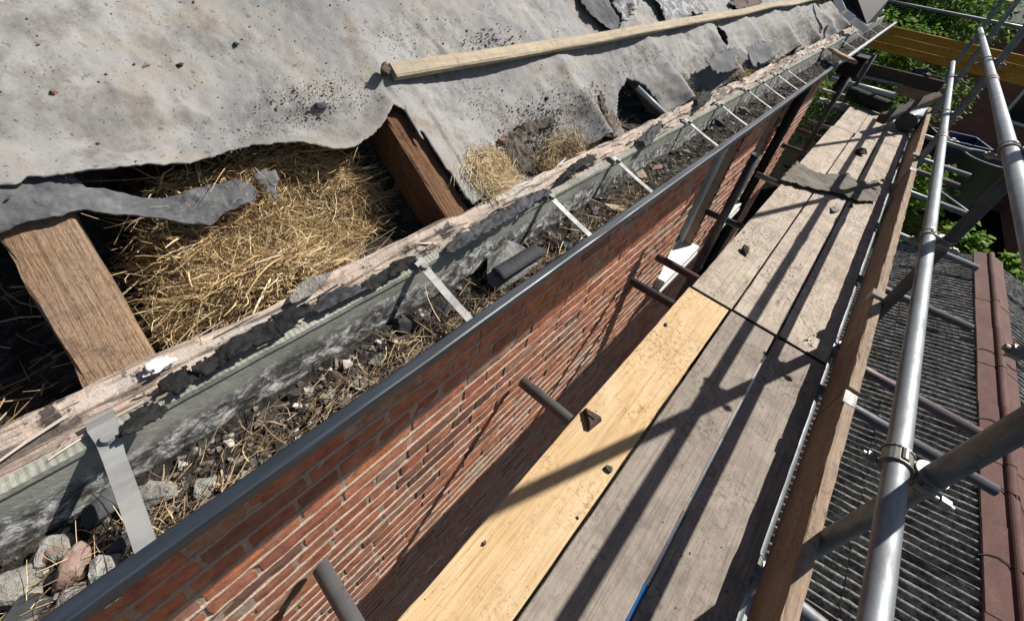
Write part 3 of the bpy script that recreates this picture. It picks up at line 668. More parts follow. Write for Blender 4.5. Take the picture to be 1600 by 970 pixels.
def gutter(y0, y1, label, sd, front='gutter_front'):
    g = empty('gutter', (0, 0, 0), label, 'gutter', 'eaves gutter lengths')
    x, z = GF
    prof = [(x - .0105, z - .010), (x - .0120, z + .0035), (x - .0105, z + .0058), (x - .0085, z + .0066), (x + .0035, z + .0052), (x + .0062, z + .0040), (x + .0075, z + .0010), (x + .0068, z - .0120), (x + .0050, z - .0165),
            (x - .004, z - .030), (x - .030, z - .068), (x - .056, z - .0955), (x - .060, z - .0935), (x - .036, z - .064), (x - .012, z - .030)]
    sweep('front_panel', prof, y0, y1, front, g, .02, .0011, False, True, sd)
    sweep('base', [(x - .0565, z - .0960), (x - .075, z - .10), (GB[0] + .01, z - .10), (GB[0], z - .09), (GB[0] - .003, z - .094), (GB[0] + .01, z - .104), (x - .075, z - .104), (x - .0545, z - .0995)], y0, y1, front, g, .1, .0005, False, True, sd)
    sweep('back_panel', [(GB[0] - .003, z - .09), (GB[0] + .006, .93), (GB[0] + .003, .975), (GB[0], GB[1] - .002), (GB[0] - .004, GB[1] - .002), (GB[0] - .004, z - .09)], y0, y1, 'gutter_in', g, .012, .002, False, True, sd)
    sweep('crimped_edge', [(GB[0] + .003, GB[1] - .006), (GB[0] + .0025, GB[1] + .001), (GB[0] - .012, GB[1] + .004), (GB[0] - .012, GB[1] - .002)], y0 + .001, y1 - .001, 'gutter_pale', g, .0016, .0006, False, True, sd, lambda y, j: .00035 * math.sin(y * 900) * (j in (1, 2)) + .002 * max(0, fbm(y * 20, 2)))
    return g
gutter(-.75, 3.55, 'long black fronted gutter full of debris along the eaves', 2.0)
gutter(3.62, 6.95, 'far grey gutter length beyond the brown wooden wedge', 6.0, 'grey_frame')

# debris in the gutter
def soil_z(x, y):
    t_ = (x - GB[0]) / (GF[0] - GB[0])
    base = .928 + .022 * t_ + .016 * nz(y * 3.2, 4) + .012 * fbm(y * 16, x * 16, 2, 4) + .006 * fbm(y * 55, x * 55, 1, 3)
    if y > 1.0: base += .008
    return min(base, .968)
tag(grid('gutter_soil', 760, 22, lambda a, b: (lambda y, x: (x, y, soil_z(x, y)))(-.74 + 7.66 * a, GB[0] + .007 + (GF[0] - GB[0] - .018) * b), 'soil', None, False), 'dark soil and moss debris filling the gutter', 'soil', None, 'stuff')
def rnd_dir(flat=.35): a = random.uniform(0, 6.283); return Vector((math.cos(a), math.sin(a), random.gauss(0, flat)))
def curls(mb, p, dr, L, w_, kink=.55, seg=6):
    V, F = mb.V, mb.F; d_ = dr.normalized(); q = Vector(p); side = d_.cross(Vector((random.gauss(0, 1), random.gauss(0, 1), 1.0))).normalized(); b0 = len(V); turn = Vector((random.gauss(0, 1), random.gauss(0, 1), random.gauss(0, .5))) * kink * .5
    for i in range(seg + 1):
        ww = side * (w_ * .5 * (1 - .5 * i / seg)); V.append(tuple(q - ww)); V.append(tuple(q + ww))
        d_ = (d_ + turn * .5 + Vector((random.gauss(0, 1), random.gauss(0, 1), random.gauss(-.1, .6))) * kink * .35).normalized(); q = q + d_ * (L / seg)
    for i in range(seg): F.append((b0 + 2 * i, b0 + 2 * i + 1, b0 + 2 * i + 3, b0 + 2 * i + 2))
def rb(s): return Vector((random.gauss(0, s), random.gauss(0, s), random.gauss(0, s)))
gt = MB()
def gutter_straw(n, y0, y1, dens=None):
    for _ in range(n):
        y = random.uniform(y0, y1)
        if dens and random.random() > dens(y): continue
        x = random.triangular(GB[0] + .035, GF[0] - .012, GF[0] - .03); z = soil_z(x, y) + random.uniform(-.004, .016)
        L = random.uniform(.012, .06); dr = rnd_dir(.25); e = x + dr.x * L
        if e < GB[0] + .01 or e > GF[0] - .008: dr.x *= .2
        if random.random() < .6: curls(gt, (x, y, z), dr, L, random.uniform(.0006, .0016), random.uniform(.2, .9), 5)
        else: blades(gt, [(Vector((x, y, z)), dr, L, random.uniform(.0008, .0022), rb(.22))])
cl = lambda y: .35 + .65 * max(0, min(1, .5 + 1.3 * nz(y * 3.5, 11)))
gutter_straw(3600, -.2, 1.0, cl); gutter_straw(1300, 1.0, 3.0, lambda y: .5); gutter_straw(500, 3.0, 6.8)
gt.V = [(min(max(v[0], GB[0] + .009), GF[0] - .017), v[1], v[2]) for v in gt.V]
tag(gt.build('gutter_straw', 'twig'), 'dead straw and twigs tangled on the soil in the gutter', 'straw', None, 'stuff')
def crumbs(n, posfn, smin, smax, name, mat, label, cat):
    mb = MB(); base = []
    for s in range(8):
        rr = random.Random(s); V, F = hull([(rr.uniform(-1, 1), rr.uniform(-1, 1), rr.uniform(-.7, .7)) for _ in range(9)]); base.append((V, F))
    for _ in range(n):
        q = posfn()
        if q is None: continue
        V, F = random.choice(base); s = smin * (smax / smin) ** (random.random() ** 2); a = random.uniform(0, 6.28); c, sn = math.cos(a), math.sin(a)
        mb.add([(q[0] + s * (v[0] * c - v[1] * sn), q[1] + s * (v[0] * sn + v[1] * c), q[2] + s * v[2]) for v in V], F)
    return tag(mb.build(name, mat), label, cat, None, 'stuff')
def gpos(y0, y1):
    def fn():
        y = random.uniform(y0, y1); x = random.uniform(GB[0] + .015, GF[0] - .015); return (x, y, soil_z(x, y) + .001)
    return fn
crumbs(1500, gpos(-.3, 1.6), .0015, .0075, 'gutter_grit', 'grit', 'fine grit and moss crumbs over the near gutter soil', 'grit')
crumbs(900, gpos(1.6, 6.5), .003, .009, 'gutter_grit', 'grit', 'coarse crumbs over the far gutter soil', 'grit')
GS = [((770, 400), (.05, .07, .010), 'slate', 'thin dark slate shard left of the broken roof tile'), ((845, 372), (.045, .07, .009), 'slate', 'thin dark slate shard beyond the broken roof tile'), ((690, 470), (.03, .05, .012), 'slate', 'dark slate sliver under the second bracket'), ((905, 345), (.04, .06, .010), 'slate', 'black slate shard beneath the third bracket'), ((440, 690), (.022, .03, .012), 'slate', 'small slate bit amid straw along the near gutter front'), ((560, 590), (.02, .03, .012), 'stone', 'pale crumb of mortar along the gutter front'), ((1120, 190), (.04, .07, .02), 'slate', 'dark lump between the fifth and sixth brackets'), ((1165, 170), (.04, .07, .02), 'stone', 'pale lump between the sixth and seventh brackets'),
      ((35, 905), (.05, .07, .04), 'stone', 'pale rough mortar chunk in the near corner of the gutter'), ((70, 850), (.04, .055, .035), 'stone', 'grey mortar chunk left of the red brick bit in the gutter'),
      ((110, 880), (.035, .05, .035), 'stone_red', 'brownish rounded chunk amid the near gutter rubble'), ((72, 858), (.02, .026, .03), 'stone_red', 'small red brick bit standing in the near gutter'),
      ((86, 862), (.016, .03, .034), 'stone', 'thin pale chip upright beside the red brick bit'), ((165, 905), (.04, .07, .03), 'stone', 'long pale mortar chunk against the gutter front below the nearest bracket'),
      ((120, 935), (.04, .06, .03), 'stone', 'flat mortar chunk at the lowest edge of the near gutter'), ((30, 945), (.04, .04, .03), 'slate', 'dark grey chunk at the bottom left of the gutter'),
      ((240, 775), (.045, .062, .035), 'stone', 'big pale pitted mortar chunk right of the nearest bracket'), ((315, 752), (.034, .04, .028), 'stone', 'angular grey chunk beside the tuft of straw right of the nearest bracket'),
      ((375, 742), (.022, .03, .022), 'stone', 'small white grey chunk against the gutter front'), ((150, 780), (.036, .06, .03), 'slate', 'dark slate piece in the shadow of the nearest bracket'),
      ((185, 850), (.03, .05, .03), 'slate', 'dark wedge of slate below the nearest bracket'), ((588, 548), (.026, .03, .024), 'stone', 'whitish mossy lump in the straw left of the second bracket'),
      ((640, 495), (.03, .04, .03), 'slate', 'black lump of moss beside the second bracket'), ((510, 610), (.022, .03, .016), 'stone', 'small chip half buried in straw near the second bracket'),
      ((1005, 268), (.032, .07, .012), 'stone_tan', 'tan slab lying before the fourth bracket'), ((965, 318), (.05, .085, .014), 'stone_tan', 'broad tan tile piece in the gutter between third and fourth brackets'),
      ((935, 322), (.028, .03, .03), 'stone', 'grey lump left of the broad tan tile piece'), ((1030, 255), (.03, .055, .010), 'stone_red', 'pinkish tile sliver over the gutter lip at the fourth bracket'),
      ((1065, 238), (.02, .05, .03), 'slate', 'grey slate standing in the gutter before the fifth bracket'), ((1075, 232), (.02, .05, .03), 'stone_tan', 'tan chip leaning on the grey slate before the fifth bracket'),
      ((885, 380), (.03, .04, .02), 'slate', 'dark chip right of the curved tile piece')]
crumbs(260, gpos(-.3, .25), .004, .011, 'gutter_rubble', 'grit', 'broken mortar bits heaped in the near end of the gutter', 'rubble bits')
for i, ((u, v), sz, mt, lb) in enumerate(GS):
    sz = tuple(q * (.72 if u < 400 else .9) for q in sz)
    p = onz(u, v, .962); p[0] = min(max(p[0], GB[0] + .02 + sz[0] * .3), GF[0] - .012 - sz[0] * .3)
    c = chunk('rubble_chunk', (p[0], p[1], soil_z(p[0], p[1]) + sz[2] * .28), sz, mt, None, 100 + i); tag(c, lb, 'rubble')
# broken interlocking tile in the gutter: flat pan and the roll lying on it
bt = empty('broken_roof_tile', tuple(onz(800, 415, .955)), 'broken grey concrete roof tile with a roll lying in the gutter', 'roof tile'); bt.rotation_euler.z = math.radians(-4)
o = chunk('pan', (-.006, -.01, .004), (.085, .13, .018), 'tile_grey', bt, 205, (.05, .12, .1), 20)
V, F = [], []
for i in range(15):
    y = -.058 + .115 * i / 14
    for j in range(9):
        a = math.pi * j / 8; V.append((.017 * math.cos(a) + .012, y + .004 * nz(j, 3 if i == 0 else 5), .011 * math.sin(a) + .012))
    for j in range(9):
        a = math.pi * (8 - j) / 8; V.append((.012 * math.cos(a) + .012, y + .004 * nz(j, 3 if i == 0 else 5), .006 * math.sin(a) + .011))
for i in range(14):
    for j in range(18): F.append((i * 18 + j, i * 18 + (j + 1) % 18, (i + 1) * 18 + (j + 1) % 18, (i + 1) * 18 + j))
F.append(tuple(range(18))); F.append(tuple(14 * 18 + j for j in range(18)))
fixn(mesh('roll', V, F, 'slate', bt, True, (0, 0, .008), (0, .15, .05)))

sv = MB()                                                       # splinters standing off the rotten boards
for _ in range(520):
    y = random.uniform(-.3, 6.4); x = random.uniform(-.505, -.437); blades(sv, [(Vector((x, y, 1.014 + random.random() * .014)), Vector((random.gauss(0, .12), random.choice((-1, 1)), random.gauss(.05, .12))), random.uniform(.015, .07), random.uniform(.0015, .006), rb(.05))], 2)
tag(sv.build('fascia_splinters', 'splinter'), 'pale splinters lifting from the rotten fascia boards', 'splinters', None, 'stuff')
# straps holding the gutter
BR = [((168, 688), (226, 862)), ((655, 421), (741, 500)), ((860, 316), (930, 365)), ((984, 250), (1034, 278)), ((1074, 201), (1130, 222)), ((1131, 169), (1177, 187)), ((1176, 141), (1216, 158)), ((1209, 120), (1243, 132)), ((1240, 104), (1266, 113)), ((1258, 88), (1283, 97))]
ORD = ['nearest', 'second', 'third', 'fourth', 'fifth', 'sixth', 'seventh', 'eighth', 'ninth', 'tenth']
def bracket(yb, yf, label, sd):
    g = empty('gutter_strap', (0, 0, 0), label, 'strap', 'gutter straps'); p0 = Vector((GB[0] - .002, yb, GB[1] + .010)); p1 = Vector((GF[0] - .006, yf, GF[1] + .004))
    pts = [(p0 + Vector((-.016, 0, .001)), 0), (p0 + Vector((-.004, 0, .003)), 0), (p0 + Vector((.012, 0, -.002)), 1), (p0.lerp(p1, .25), 1), (p0.lerp(p1, .6) + Vector((0, 0, -.001)), 1), (p1, 1)]
    V, F = [], []; dr = (p1 - p0).normalized(); sd_ = Vector((0, 1, 0)) if abs(dr.y) < .3 else dr.cross(Vector((0, 0, 1))).normalized() * -1
    k_ = .88 if sd == 0 else .70; hw = [k_ * q for q in (.013, .0135, .0115, .010, .010, .010)]
    for (p, _), h in zip(pts, hw):
        for a, b in ((-1, -1), (1, -1), (1, 1), (-1, 1)): V.append(p + sd_ * (h * a) + Vector((0, 0, .0011 * b)))
    for i in range(len(pts) - 1):
        for j in range(4): F.append((i * 4 + j, i * 4 + (j + 1) % 4, (i + 1) * 4 + (j + 1) % 4, (i + 1) * 4 + j))
    F.append((3, 2, 1, 0)); n4 = (len(pts) - 1) * 4; F.append((n4, n4 + 1, n4 + 2, n4 + 3))
    fixn(mesh('strap', V, F, 'strap', g))
    b = MB(); c = p0 + Vector((.014, 0, -.001)); cyl(b, c, c + Vector((.001, 0, .005)), .0068, .0055, 14); b.build('bolt', 'strap', g)
    b = MB(); b.box(p0.x - .02, p0.x - .0155, p0.y - .012, p0.y + .012, p0.z - .028, p0.z + .002); b.build('hook', 'strap', g)
for i, (a, b) in enumerate(BR):
    yf_ = float(onx(*b, GF[0])[1]); bracket(float(onx(190, 700, GB[0])[1]) if i == 0 else yf_ - .004, yf_, ORD[i] + ' grey metal strap across the gutter counting from the camera', i)
for k in range(4): bracket(4.15 + .62 * k, 4.17 + .62 * k, ['first', 'second', 'third', 'last'][k] + ' thin strap across the far gutter length beyond the wooden wedge', k + 20)

# brown wooden wedge and black hopper where the gutter lengths meet
o = board('wooden_wedge', tuple(onx(1300, 78, -.40)), tuple(onx(1333, 96, -.22)), .05, .02, 'toe', None, (0, .2, 1), .004, .003, .02, .004); tag(o, 'brown splintered wooden wedge across the gutter joint', 'wedge')
hc = onx(1334, 103, -.335)
hp = empty('gutter_hopper', (hc[0], hc[1], hc[2] - .09), 'black box hopper under the gutter joint', 'hopper'); box('body', (-.10, .07, -.09, .09, .0, .17), 'black_plastic', hp, .01); box('rim', (-.11, .08, -.10, .10, .171, .186), 'black_plastic', hp, .004)
tube('spout', (-.02, 0, -.16), (-.02, 0, -.001), .035, 'black_plastic', hp, .003, 16)

# ---------------------------------------------------------------- straw nests
def planez(x): return EZ + (EX - x) * math.tan(PITCH)
def nest_z(x, y):
    s = (EX - x) / math.cos(PITCH); t_ = (y - RY0) / RYS                      # s up the slope, t_ across the bay
    right = max(0, min(1, (.66 + 1.3 * max(0, s) - t_ + .12 * nz(s * 14, 3)) / .42)); left = max(0, min(1, (t_ - .06 - .10 * nz(s * 14)) / .20))
    pl = planez(x); top = pl - .014 - .058 * max(0, min(1, (s - .075) / .06)) - .02 * max(0, t_ - .4)
    top -= .045 * max(0, min(1, (.05 - s) / .05))
    q = .952 + (top - .952) * (right * right * (3 - 2 * right)) * left
    return q + .013 * fbm(x * 18, y * 18, 7, 3) + .022 * nz(x * 9, y * 9, 31) - .006
ns = MB()
for _ in range(1500):
    y = random.uniform(RY0 + .035, RY0 + RYS - .035); x = random.uniform(EX - .012, EX - .26)
    zt = nest_z(x, y)
    if zt < .955 + .02 * random.random(): continue
    z = zt - abs(random.gauss(0, .012)); L = random.uniform(.018, .075); wd = random.choice((.0006, .0008, .001, .0013, .0018, .0032)); dr = rnd_dir(.32)
    e = x + dr.x * L
    if e > EX - .004: dr.x = -abs(dr.x)
    if y + dr.y * L > RY0 + RYS - .03 or y + dr.y * L < RY0 + .035: dr.y *= -.6
    blades(ns, [(Vector((x, y, z)), dr, L, wd * 1.1, rb(.55))], 4)
for _ in range(17000):                                           # matted curling grass
    y = random.uniform(RY0 + .04, RY0 + RYS - .04); x = random.uniform(EX - .012, EX - .25); zt = nest_z(x, y)
    if zt < .958 + .02 * random.random(): continue
    dr = rnd_dir(.25); L = random.uniform(.02, .085)
    if x + dr.x * L > EX - .004: dr.x = -abs(dr.x)
    if y + dr.y * L > RY0 + RYS - .035 or y + dr.y * L < RY0 + .04: dr.y *= -.5
    curls(ns, (x, y, zt - abs(random.gauss(0, .009)) + .002), dr, L, random.choice((.0005, .0006, .0008, .001, .0015, .0024)), random.uniform(.4, 1.6), 7)
for _ in range(60):                                             # long loose blades on top
    y = random.uniform(RY0 + .08, RY0 + .30); x = random.uniform(EX - .03, EX - .09); dr = rnd_dir(.3); dr.z = abs(dr.z) * .5; dr.x = abs(dr.x) * .3 - .1
    blades(ns, [(Vector((x, y, nest_z(x, y) + .004)), dr, random.uniform(.05, .09), random.uniform(.0018, .004), Vector((random.gauss(0, .3), random.gauss(0, .3), -.4)))], 5)
tag(ns.build('straw_nest', 'straw'), 'big golden straw nest packed between the two open rafters', 'nest', None, 'stuff')
nb = MB()                                                       # body under the loose straw so that no light leaks through
tag(grid('nest_litter', 60, 40, lambda a, b: (lambda y, x: (x, y, nest_z(x, y) - .022))(RY0 + .04 + (RYS - .08) * a, EX - .006 - .5 * b), 'soil', None, True), 'dark compacted litter under the straw', 'litter', None, 'stuff')
ls = MB()
for _ in range(500):
    y = random.uniform(-.5, RY0 - .05); x = random.uniform(EX - .02, EX - .4); blades(ls, [(Vector((x, y, loft_z(x, y) + random.uniform(.002, .02))), rnd_dir(.3), random.uniform(.02, .09), random.uniform(.001, .0025), rb(.25))])
tag(ls.build('loose_straw', 'straw'), 'sparse straw in the dark bay left of the brown rafter', 'straw', None, 'stuff')
def sheet_pt(y, s, h=0): return Vector(roofpt(y, s, sheet_h(y, s) + h))
def nest_ring(u, v, ru, n, mat, label, name='straw_nest'):
    y0, s0 = onroof(u, v); mb = MB()
    for _ in range(n):
        a = random.uniform(0, 6.283); rr = ru * abs(random.gauss(.72, .28)); y = y0 + rr * math.cos(a) * 1.25; s = max(.004, s0 + rr * math.sin(a) * .85)
        hh = .004 + .020 * math.exp(-((rr / ru - .62) / .4) ** 2) * random.random()
        ty, ts = -math.sin(a), math.cos(a); dr = Vector((-ts * math.cos(PITCH), ty, ts * math.sin(PITCH))) + rb(.4)
        curls(mb, sheet_pt(y, s, hh), dr, random.uniform(.02, .05), random.uniform(.0007, .0017), .6)
    return tag(mb.build(name, mat), label, 'nest' if name == 'straw_nest' else 'straw', None, 'stuff')
nest_ring(785, 265, .074, 3000, 'straw_pale', 'small pale round straw nest on the sheet beside the fascia')
nest_ring(895, 235, .07, 1300, 'straw', 'straw strewn in the fold of the sheet right of the small nest', 'loose_straw')
nest_ring(968, 180, .045, 260, 'twig', 'straw clump in the fold left of the dark hole', 'loose_straw')
nest_ring(1085, 128, .07, 420, 'twig', 'straw clump by the oval scrap in the far fold', 'loose_straw')
nest_ring(1222, 78, .16, 800, 'straw_pale', 'pale straw heap in the far fold of the sheet', 'loose_straw')
nest_ring(1150, 112, .07, 420, 'straw', 'straw strewn beside the far fascia under the dark scrap', 'loose_straw')
nest_ring(1265, 48, .16, 500, 'straw', 'brown straw in the last fold near the roof end', 'loose_straw')

# grit and soil on the sheet
def sp_(cu, cv, ry, rs, hh=.004):
    y0, s0 = onroof(cu, cv)
    def fn():
        y = random.gauss(y0, ry); s = random.gauss(s0, rs); s = max(.004, s); p = sheet_pt(y, s, random.random() * hh); return tuple(p)
    return fn
def sp_all():
    y = random.uniform(-.3, 4.5); s = random.uniform(.24 if y < .55 else .03, .75); return tuple(sheet_pt(y, s, .001))
crumbs(2600, sp_all, .0005, .0028, 'roof_grit', 'crumb', 'fine dark grit scattered over the grey sheet', 'grit')
for (u, v, ry, rs, n, lb) in ((850, 185, .05, .035, 420, 'dark soil patch on the sheet above the small straw nest'), (838, 222, .05, .03, 380, 'earth and rubble bits right of the small straw nest'), (770, 60, .05, .02, 160, 'dirt smear on the sheet above the batten'), (955, 160, .03, .04, 240, 'dirt trail in the fold left of the dark hole'),
                         (955, 205, .03, .02, 160, 'dirt at the fascia left of the dark hole'), (480, 160, .04, .02, 30, 'brown crumbs on the sheet above the tear'), (1110, 135, .05, .03, 220, 'soil in the fold beyond the hole'), (1180, 95, .10, .03, 260, 'soil in the far fold')):
    crumbs(n * 3, sp_(u, v, ry, rs), .0006, .0040, 'soil_patch', 'crumb', lb, 'soil')
for P, lb in ((((800, 205), (812, 190), (840, 178), (868, 176), (875, 186), (850, 196), (835, 210), (860, 225), (880, 240), (860, 252), (835, 246), (815, 228)), 'lump of earth and moss on the sheet right of the small straw nest'), (((945, 140), (956, 138), (962, 155), (968, 175), (975, 195), (962, 205), (952, 190), (948, 165)), 'earth trail down the fold left of the dark hole'), (((1085, 140), (1100, 120), (1115, 128), (1120, 145), (1100, 158), (1088, 155)), 'earth in the fold beyond the dark hole')):
    patch('soil_patch', onsheet(P), 'earth', lb, 'soil', .004, lambda y, s: sheet_h(y, s) + .004 + .014 * abs(fbm(y * 40, s * 40, 6, 4)), kind='stuff')
M['dust'] = islandmat('tan_dust', [(0, (.14, .115, .09)), (.5, (.25, .215, .17)), (1, (.36, .325, .275))], .95)
for (u, v, ry, rs, n, lb) in ((505, 150, .05, .022, 900, 'tan dust thrown over the sheet above the tear'), (430, 190, .06, .012, 500, 'tan dust along the step in the sheet'), (760, 150, .05, .03, 500, 'tan dust on the sheet below the batten'), (900, 165, .07, .04, 1500, 'tan dust on the fold right of the small nest'), (1010, 90, .12, .03, 900, 'tan dust around the dark hole'), (1100, 90, .2, .05, 900, 'tan dust over the far folds'), (640, 60, .08, .05, 400, 'tan dust above the batten')):
    crumbs(n, sp_(u, v, ry, rs, .001), .0005, .0026, 'dust', 'dust', lb, 'dust')
RC = [((502, 165), (.022, .014, .008), 'slate', 'small dark slate chip on the sheet above the tear'), ((228, 98), (.014, .008, .005), 'stone', 'white chip on the sheet at upper left'), ((86, 146), (.01, .008, .006), 'stone_red', 'brown speck stone at left of the sheet'),
      ((797, 205), (.018, .022, .016), 'stone_red', 'reddish stone beside the soil patch on the sheet'), ((812, 232), (.02, .02, .014), 'stone', 'grey stone at the edge of the small nest'), ((792, 210), (.012, .012, .01), 'slate', 'black pebble left of the reddish stone'),
      ((860, 150), (.012, .012, .01), 'rust', 'dark pebble on the sheet below the batten'), ((368, 65), (.013, .007, .005), 'slate', 'black crumb on the sheet above the tear'), ((280, 97), (.014, .009, .006), 'rust', 'brown crumb on the open sheet'), ((960, 180), (.018, .02, .012), 'rust', 'brown clod in the fold left of the hole')]
for i, ((u, v), sz, mt, lb) in enumerate(RC):
    y, s = onroof(u, v); c = chunk('stone_chip', tuple(sheet_pt(y, s, sz[2] * .3)), sz, mt, None, 300 + i, None, 12, .001); tag(c, lb, 'stone')
# pale conduit in the dark hole
ca, cb_ = onroof(1006, 128), onroof(1046, 178)
tag(tube('conduit', roofpt(ca[0], ca[1], -.03), roofpt(cb_[0], cb_[1], -.012), .009, 'grey_frame', None, .002, 12), 'pale blue grey conduit in the dark hole of the sheet', 'conduit')
# far end of the roof: dark raised verge felt with a pale trim
def fafn(a, b):
    y = SH_Y1 + .55 + 1.5 * a; s_ = .0 + .5 * b; return roofpt(y, s_, .01 + .03 * abs(math.sin(a * 14)) * (1 - b) + .008 * fbm(y * 9, s_ * 9))
tag(grid('roof_underlay', 60, 24, fafn, 'sheet', None, True, None, .003), 'last grey ribbed bit of roof sheet beyond the black verge', 'roof sheet')
ve = empty('roof_verge', (0, 0, 0), 'black raised felt verge with a pale trim at the far roof end', 'verge')
P4 = [Vector(ony(u, v, y_)) for u, v, y_ in ((1296, -60, 4.55), (1310, 4, 4.5), (1330, 34, 4.45), (1344, 30, 4.6), (1366, -6, 4.8), (1390, -60, 5.0))]
n_ = Vector((.1, .06, .0)); V = [tuple(p_) for p_ in P4] + [tuple(p_ + n_) for p_ in P4]
fixn(mesh('felt', V, [(0, 1, 2, 3, 4, 5), (11, 10, 9, 8, 7, 6)] + [(i_, (i_ + 1) % 6, 6 + (i_ + 1) % 6, 6 + i_) for i_ in range(6)], 'black_plastic', ve))
for (a_, b_) in (((1300, -20), (1317, 18)), ((1317, 18), (1332, 30)), ((1330, 30), (1354, 48))):
    board('trim', tuple(ony(*a_, 4.40)), tuple(ony(*b_, 4.36)), .045, .012, 'white', ve, (0, -1, .3), .003, .004, .04)

# ================================================================ THE SCAFFOLD
TR = .02415
PL = [  # x centre, width, y0, y1, material, label
    (-.1420, .222, -.70, 2.006, 'pine', 'new yellow pine scaffold board next to the wall'),
    (.0860, .220, -.70, 2.010, 'plank', 'grey scaffold board in the middle of the near run'),
    (.3200, .226, -.70, 2.014, 'plank', 'grey scaffold board beside the toe board in the near run'),
    (-.1390, .222, 2.028, 5.90, 'plank2', 'dusty grey board next to the wall in the far run'),
    (.0910, .220, 2.034, 5.74, 'plank2', 'dusty grey board in the middle of the far run'),
    (.3210, .220, 2.040, 5.92, 'plank2', 'dusty grey board beside the toe board in the far run'),
    (-.1250, .222, 5.915, 7.15, 'plank2', 'short end board next to the wall at the far end of the walkway'),
    (.1000, .220, 5.755, 7.15, 'plank2', 'short end board in the middle at the far end of the walkway'),
    (.3250, .220, 5.935, 7.15, 'plank2', 'short end board by the toe board at the far end of the walkway')]
BEND = steel('board_end_band', (.22, .22, .21), .3, .5)
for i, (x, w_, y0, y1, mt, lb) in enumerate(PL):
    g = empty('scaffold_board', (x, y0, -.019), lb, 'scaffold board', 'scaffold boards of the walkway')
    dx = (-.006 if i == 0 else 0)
    if 2 < i < 6: box('end_plate_or_shade', (-w_ / 2 + .001, w_ / 2 - .001, -.0062, -.0035, -.0185, .0175), 'bitumen', g)  # black strip added to stand in for shade in the board joint
    board('board', (0, 0, 0), (dx, y1 - y0, 0), w_, .038, mt, g, (0, 0, 1), .003, .0014, .05, .002, .003, .05, i + 1)
TX = .469
TB = [((TX, -.7, .1125), (TX + .002, 1.66, .1125), 'near toe board standing on edge along the walkway'), ((TX + .004, 1.675, .118), (TX + .012, 4.6, .118), 'middle toe board standing on edge beyond the metal plate'), ((TX + .006, 4.61, .1125), (TX + .02, 7.1, .1125), 'far toe board standing on edge at the end of the walkway')]
for i, (a, b, lb) in enumerate(TB):
    g = empty('toe_board', a, lb, 'toe board', 'toe boards'); board('board', (0, 0, 0), tuple(np.array(b) - np.array(a)), .038, .225, 'toe', g, (0, 0, 1), .003, .0030, .03, .004, .006, .13, i + 21)
    if i < 2: box('end_plate_or_shade', (-.021, .0215, b[1] - a[1] - .075, b[1] - a[1] - .005, .098, .1155), 'strap', g, .001)

def rod(name, p0, p1, mat, label, cat='tube', group=None, r_=TR, sleeve=(), rings=()):
    g = empty(name, p0, label, cat, group); q = Vector(p1) - Vector(p0)
    tube('tube', (0, 0, 0), tuple(q), r_, mat, g)
    for t_ in sleeve:
        b = MB(); c = q * t_; u = q.normalized(); cyl(b, c - u * .075, c + u * .075, r_ + .004, seg=20); cyl(b, c - u * .006, c + u * .006, r_ + .0065, seg=20); b.build('sleeve', 'coupler', g)
    for t_ in rings:
        b = MB(); c = q * t_; u = q.normalized(); cyl(b, c - u * .03, c + u * .03, r_ + .0008, seg=20); b.build('band', 'tape', g)
    return g
RX, Z1, Z2 = .445, .612, 1.027
def railp(u, v, x): return onx(u, v, x)
rod('guard_rail', (RX, -.6, Z1), (RX - .002, 8.0, Z1 + .006), 'galv', 'bright galvanised mid guard rail along the walkway', 'guard rail', 'guard rails', sleeve=((4.15 + .6) / 8.6,))
rod('guard_rail', (RX, -.6, Z2), (RX, 7.7, Z2 + .004), 'galv', 'bright galvanised top guard rail at the right edge', 'guard rail', 'guard rails', sleeve=((4.0 + .6) / 8.3,))
SX = RX + .062
ST = [(1.03, 1.03, 'nearest outer standard behind the mid guard rail'), (2.41, 2.36, 'second dark outer standard crossing both guard rails'), (4.98, 4.93, 'third outer standard beyond the dark one'), (6.9, 6.85, 'farthest outer standard at the rail ends')]
for i, (yb, yt, lb) in enumerate(ST):
    rod('standard', (SX + .004 * (i % 2), yb, -4.2), (SX, yt, 2.2), 'galv2' if i != 1 else 'dark_tube', lb, 'standard', 'outer scaffold standards')
IN = [((-.335, 2.47, .63), 'dark open topped inner standard in front of the windows'), ((-.335, 5.46, .60), 'second inner standard between wall and boards'), ((-.335, 7.55, .55), 'third inner standard at the far end of the boards')]
for (x, y, z), lb in IN: rod('standard', (x, y - .05, -4.2), (x, y, z), 'dark_tube', lb, 'standard', 'inner scaffold standards')
TRS = [(.035, .02, -.523, .95, 'galv', 'nearest'), (.93, .995, -.523, .98, 'galv2', 'second'), (1.865, 1.965, -.523, 1.10, 'dark_tube', 'third'), (2.185, 2.25, -.525, 1.07, 'rust_tube', 'fourth'), (2.97, 3.115, -.53, 1.03, 'dark_tube', 'fifth'), (3.96, 3.945, -.47, 1.07, 'galv2', 'sixth'),
       (4.90, 4.925, -.50, 1.0, 'galv2', 'seventh'), (5.55, 5.6, -.50, .95, 'rust_tube', 'eighth'), (6.0, 6.04, -.50, 1.04, 'galv2', 'ninth'), (7.0, 7.02, -.50, 1.05, 'galv2', 'tenth')]
for ya, yb, xa, xb, mt, od in TRS:
    rod('transom', (xa, ya, -.038 - TR - .002), (xb, yb, -.038 - TR - .002), mt, od + ' transom tube under the boards counting from the camera', 'transom', 'transom tubes under the boards')
lz = -.038 - 3 * TR - .004
rod('ledger', (SX - .055, -.7, lz), (SX - .05, 7.3, lz), 'galv2', 'ledger tube under the outer edge of the boards', 'ledger', 'ledger tubes')
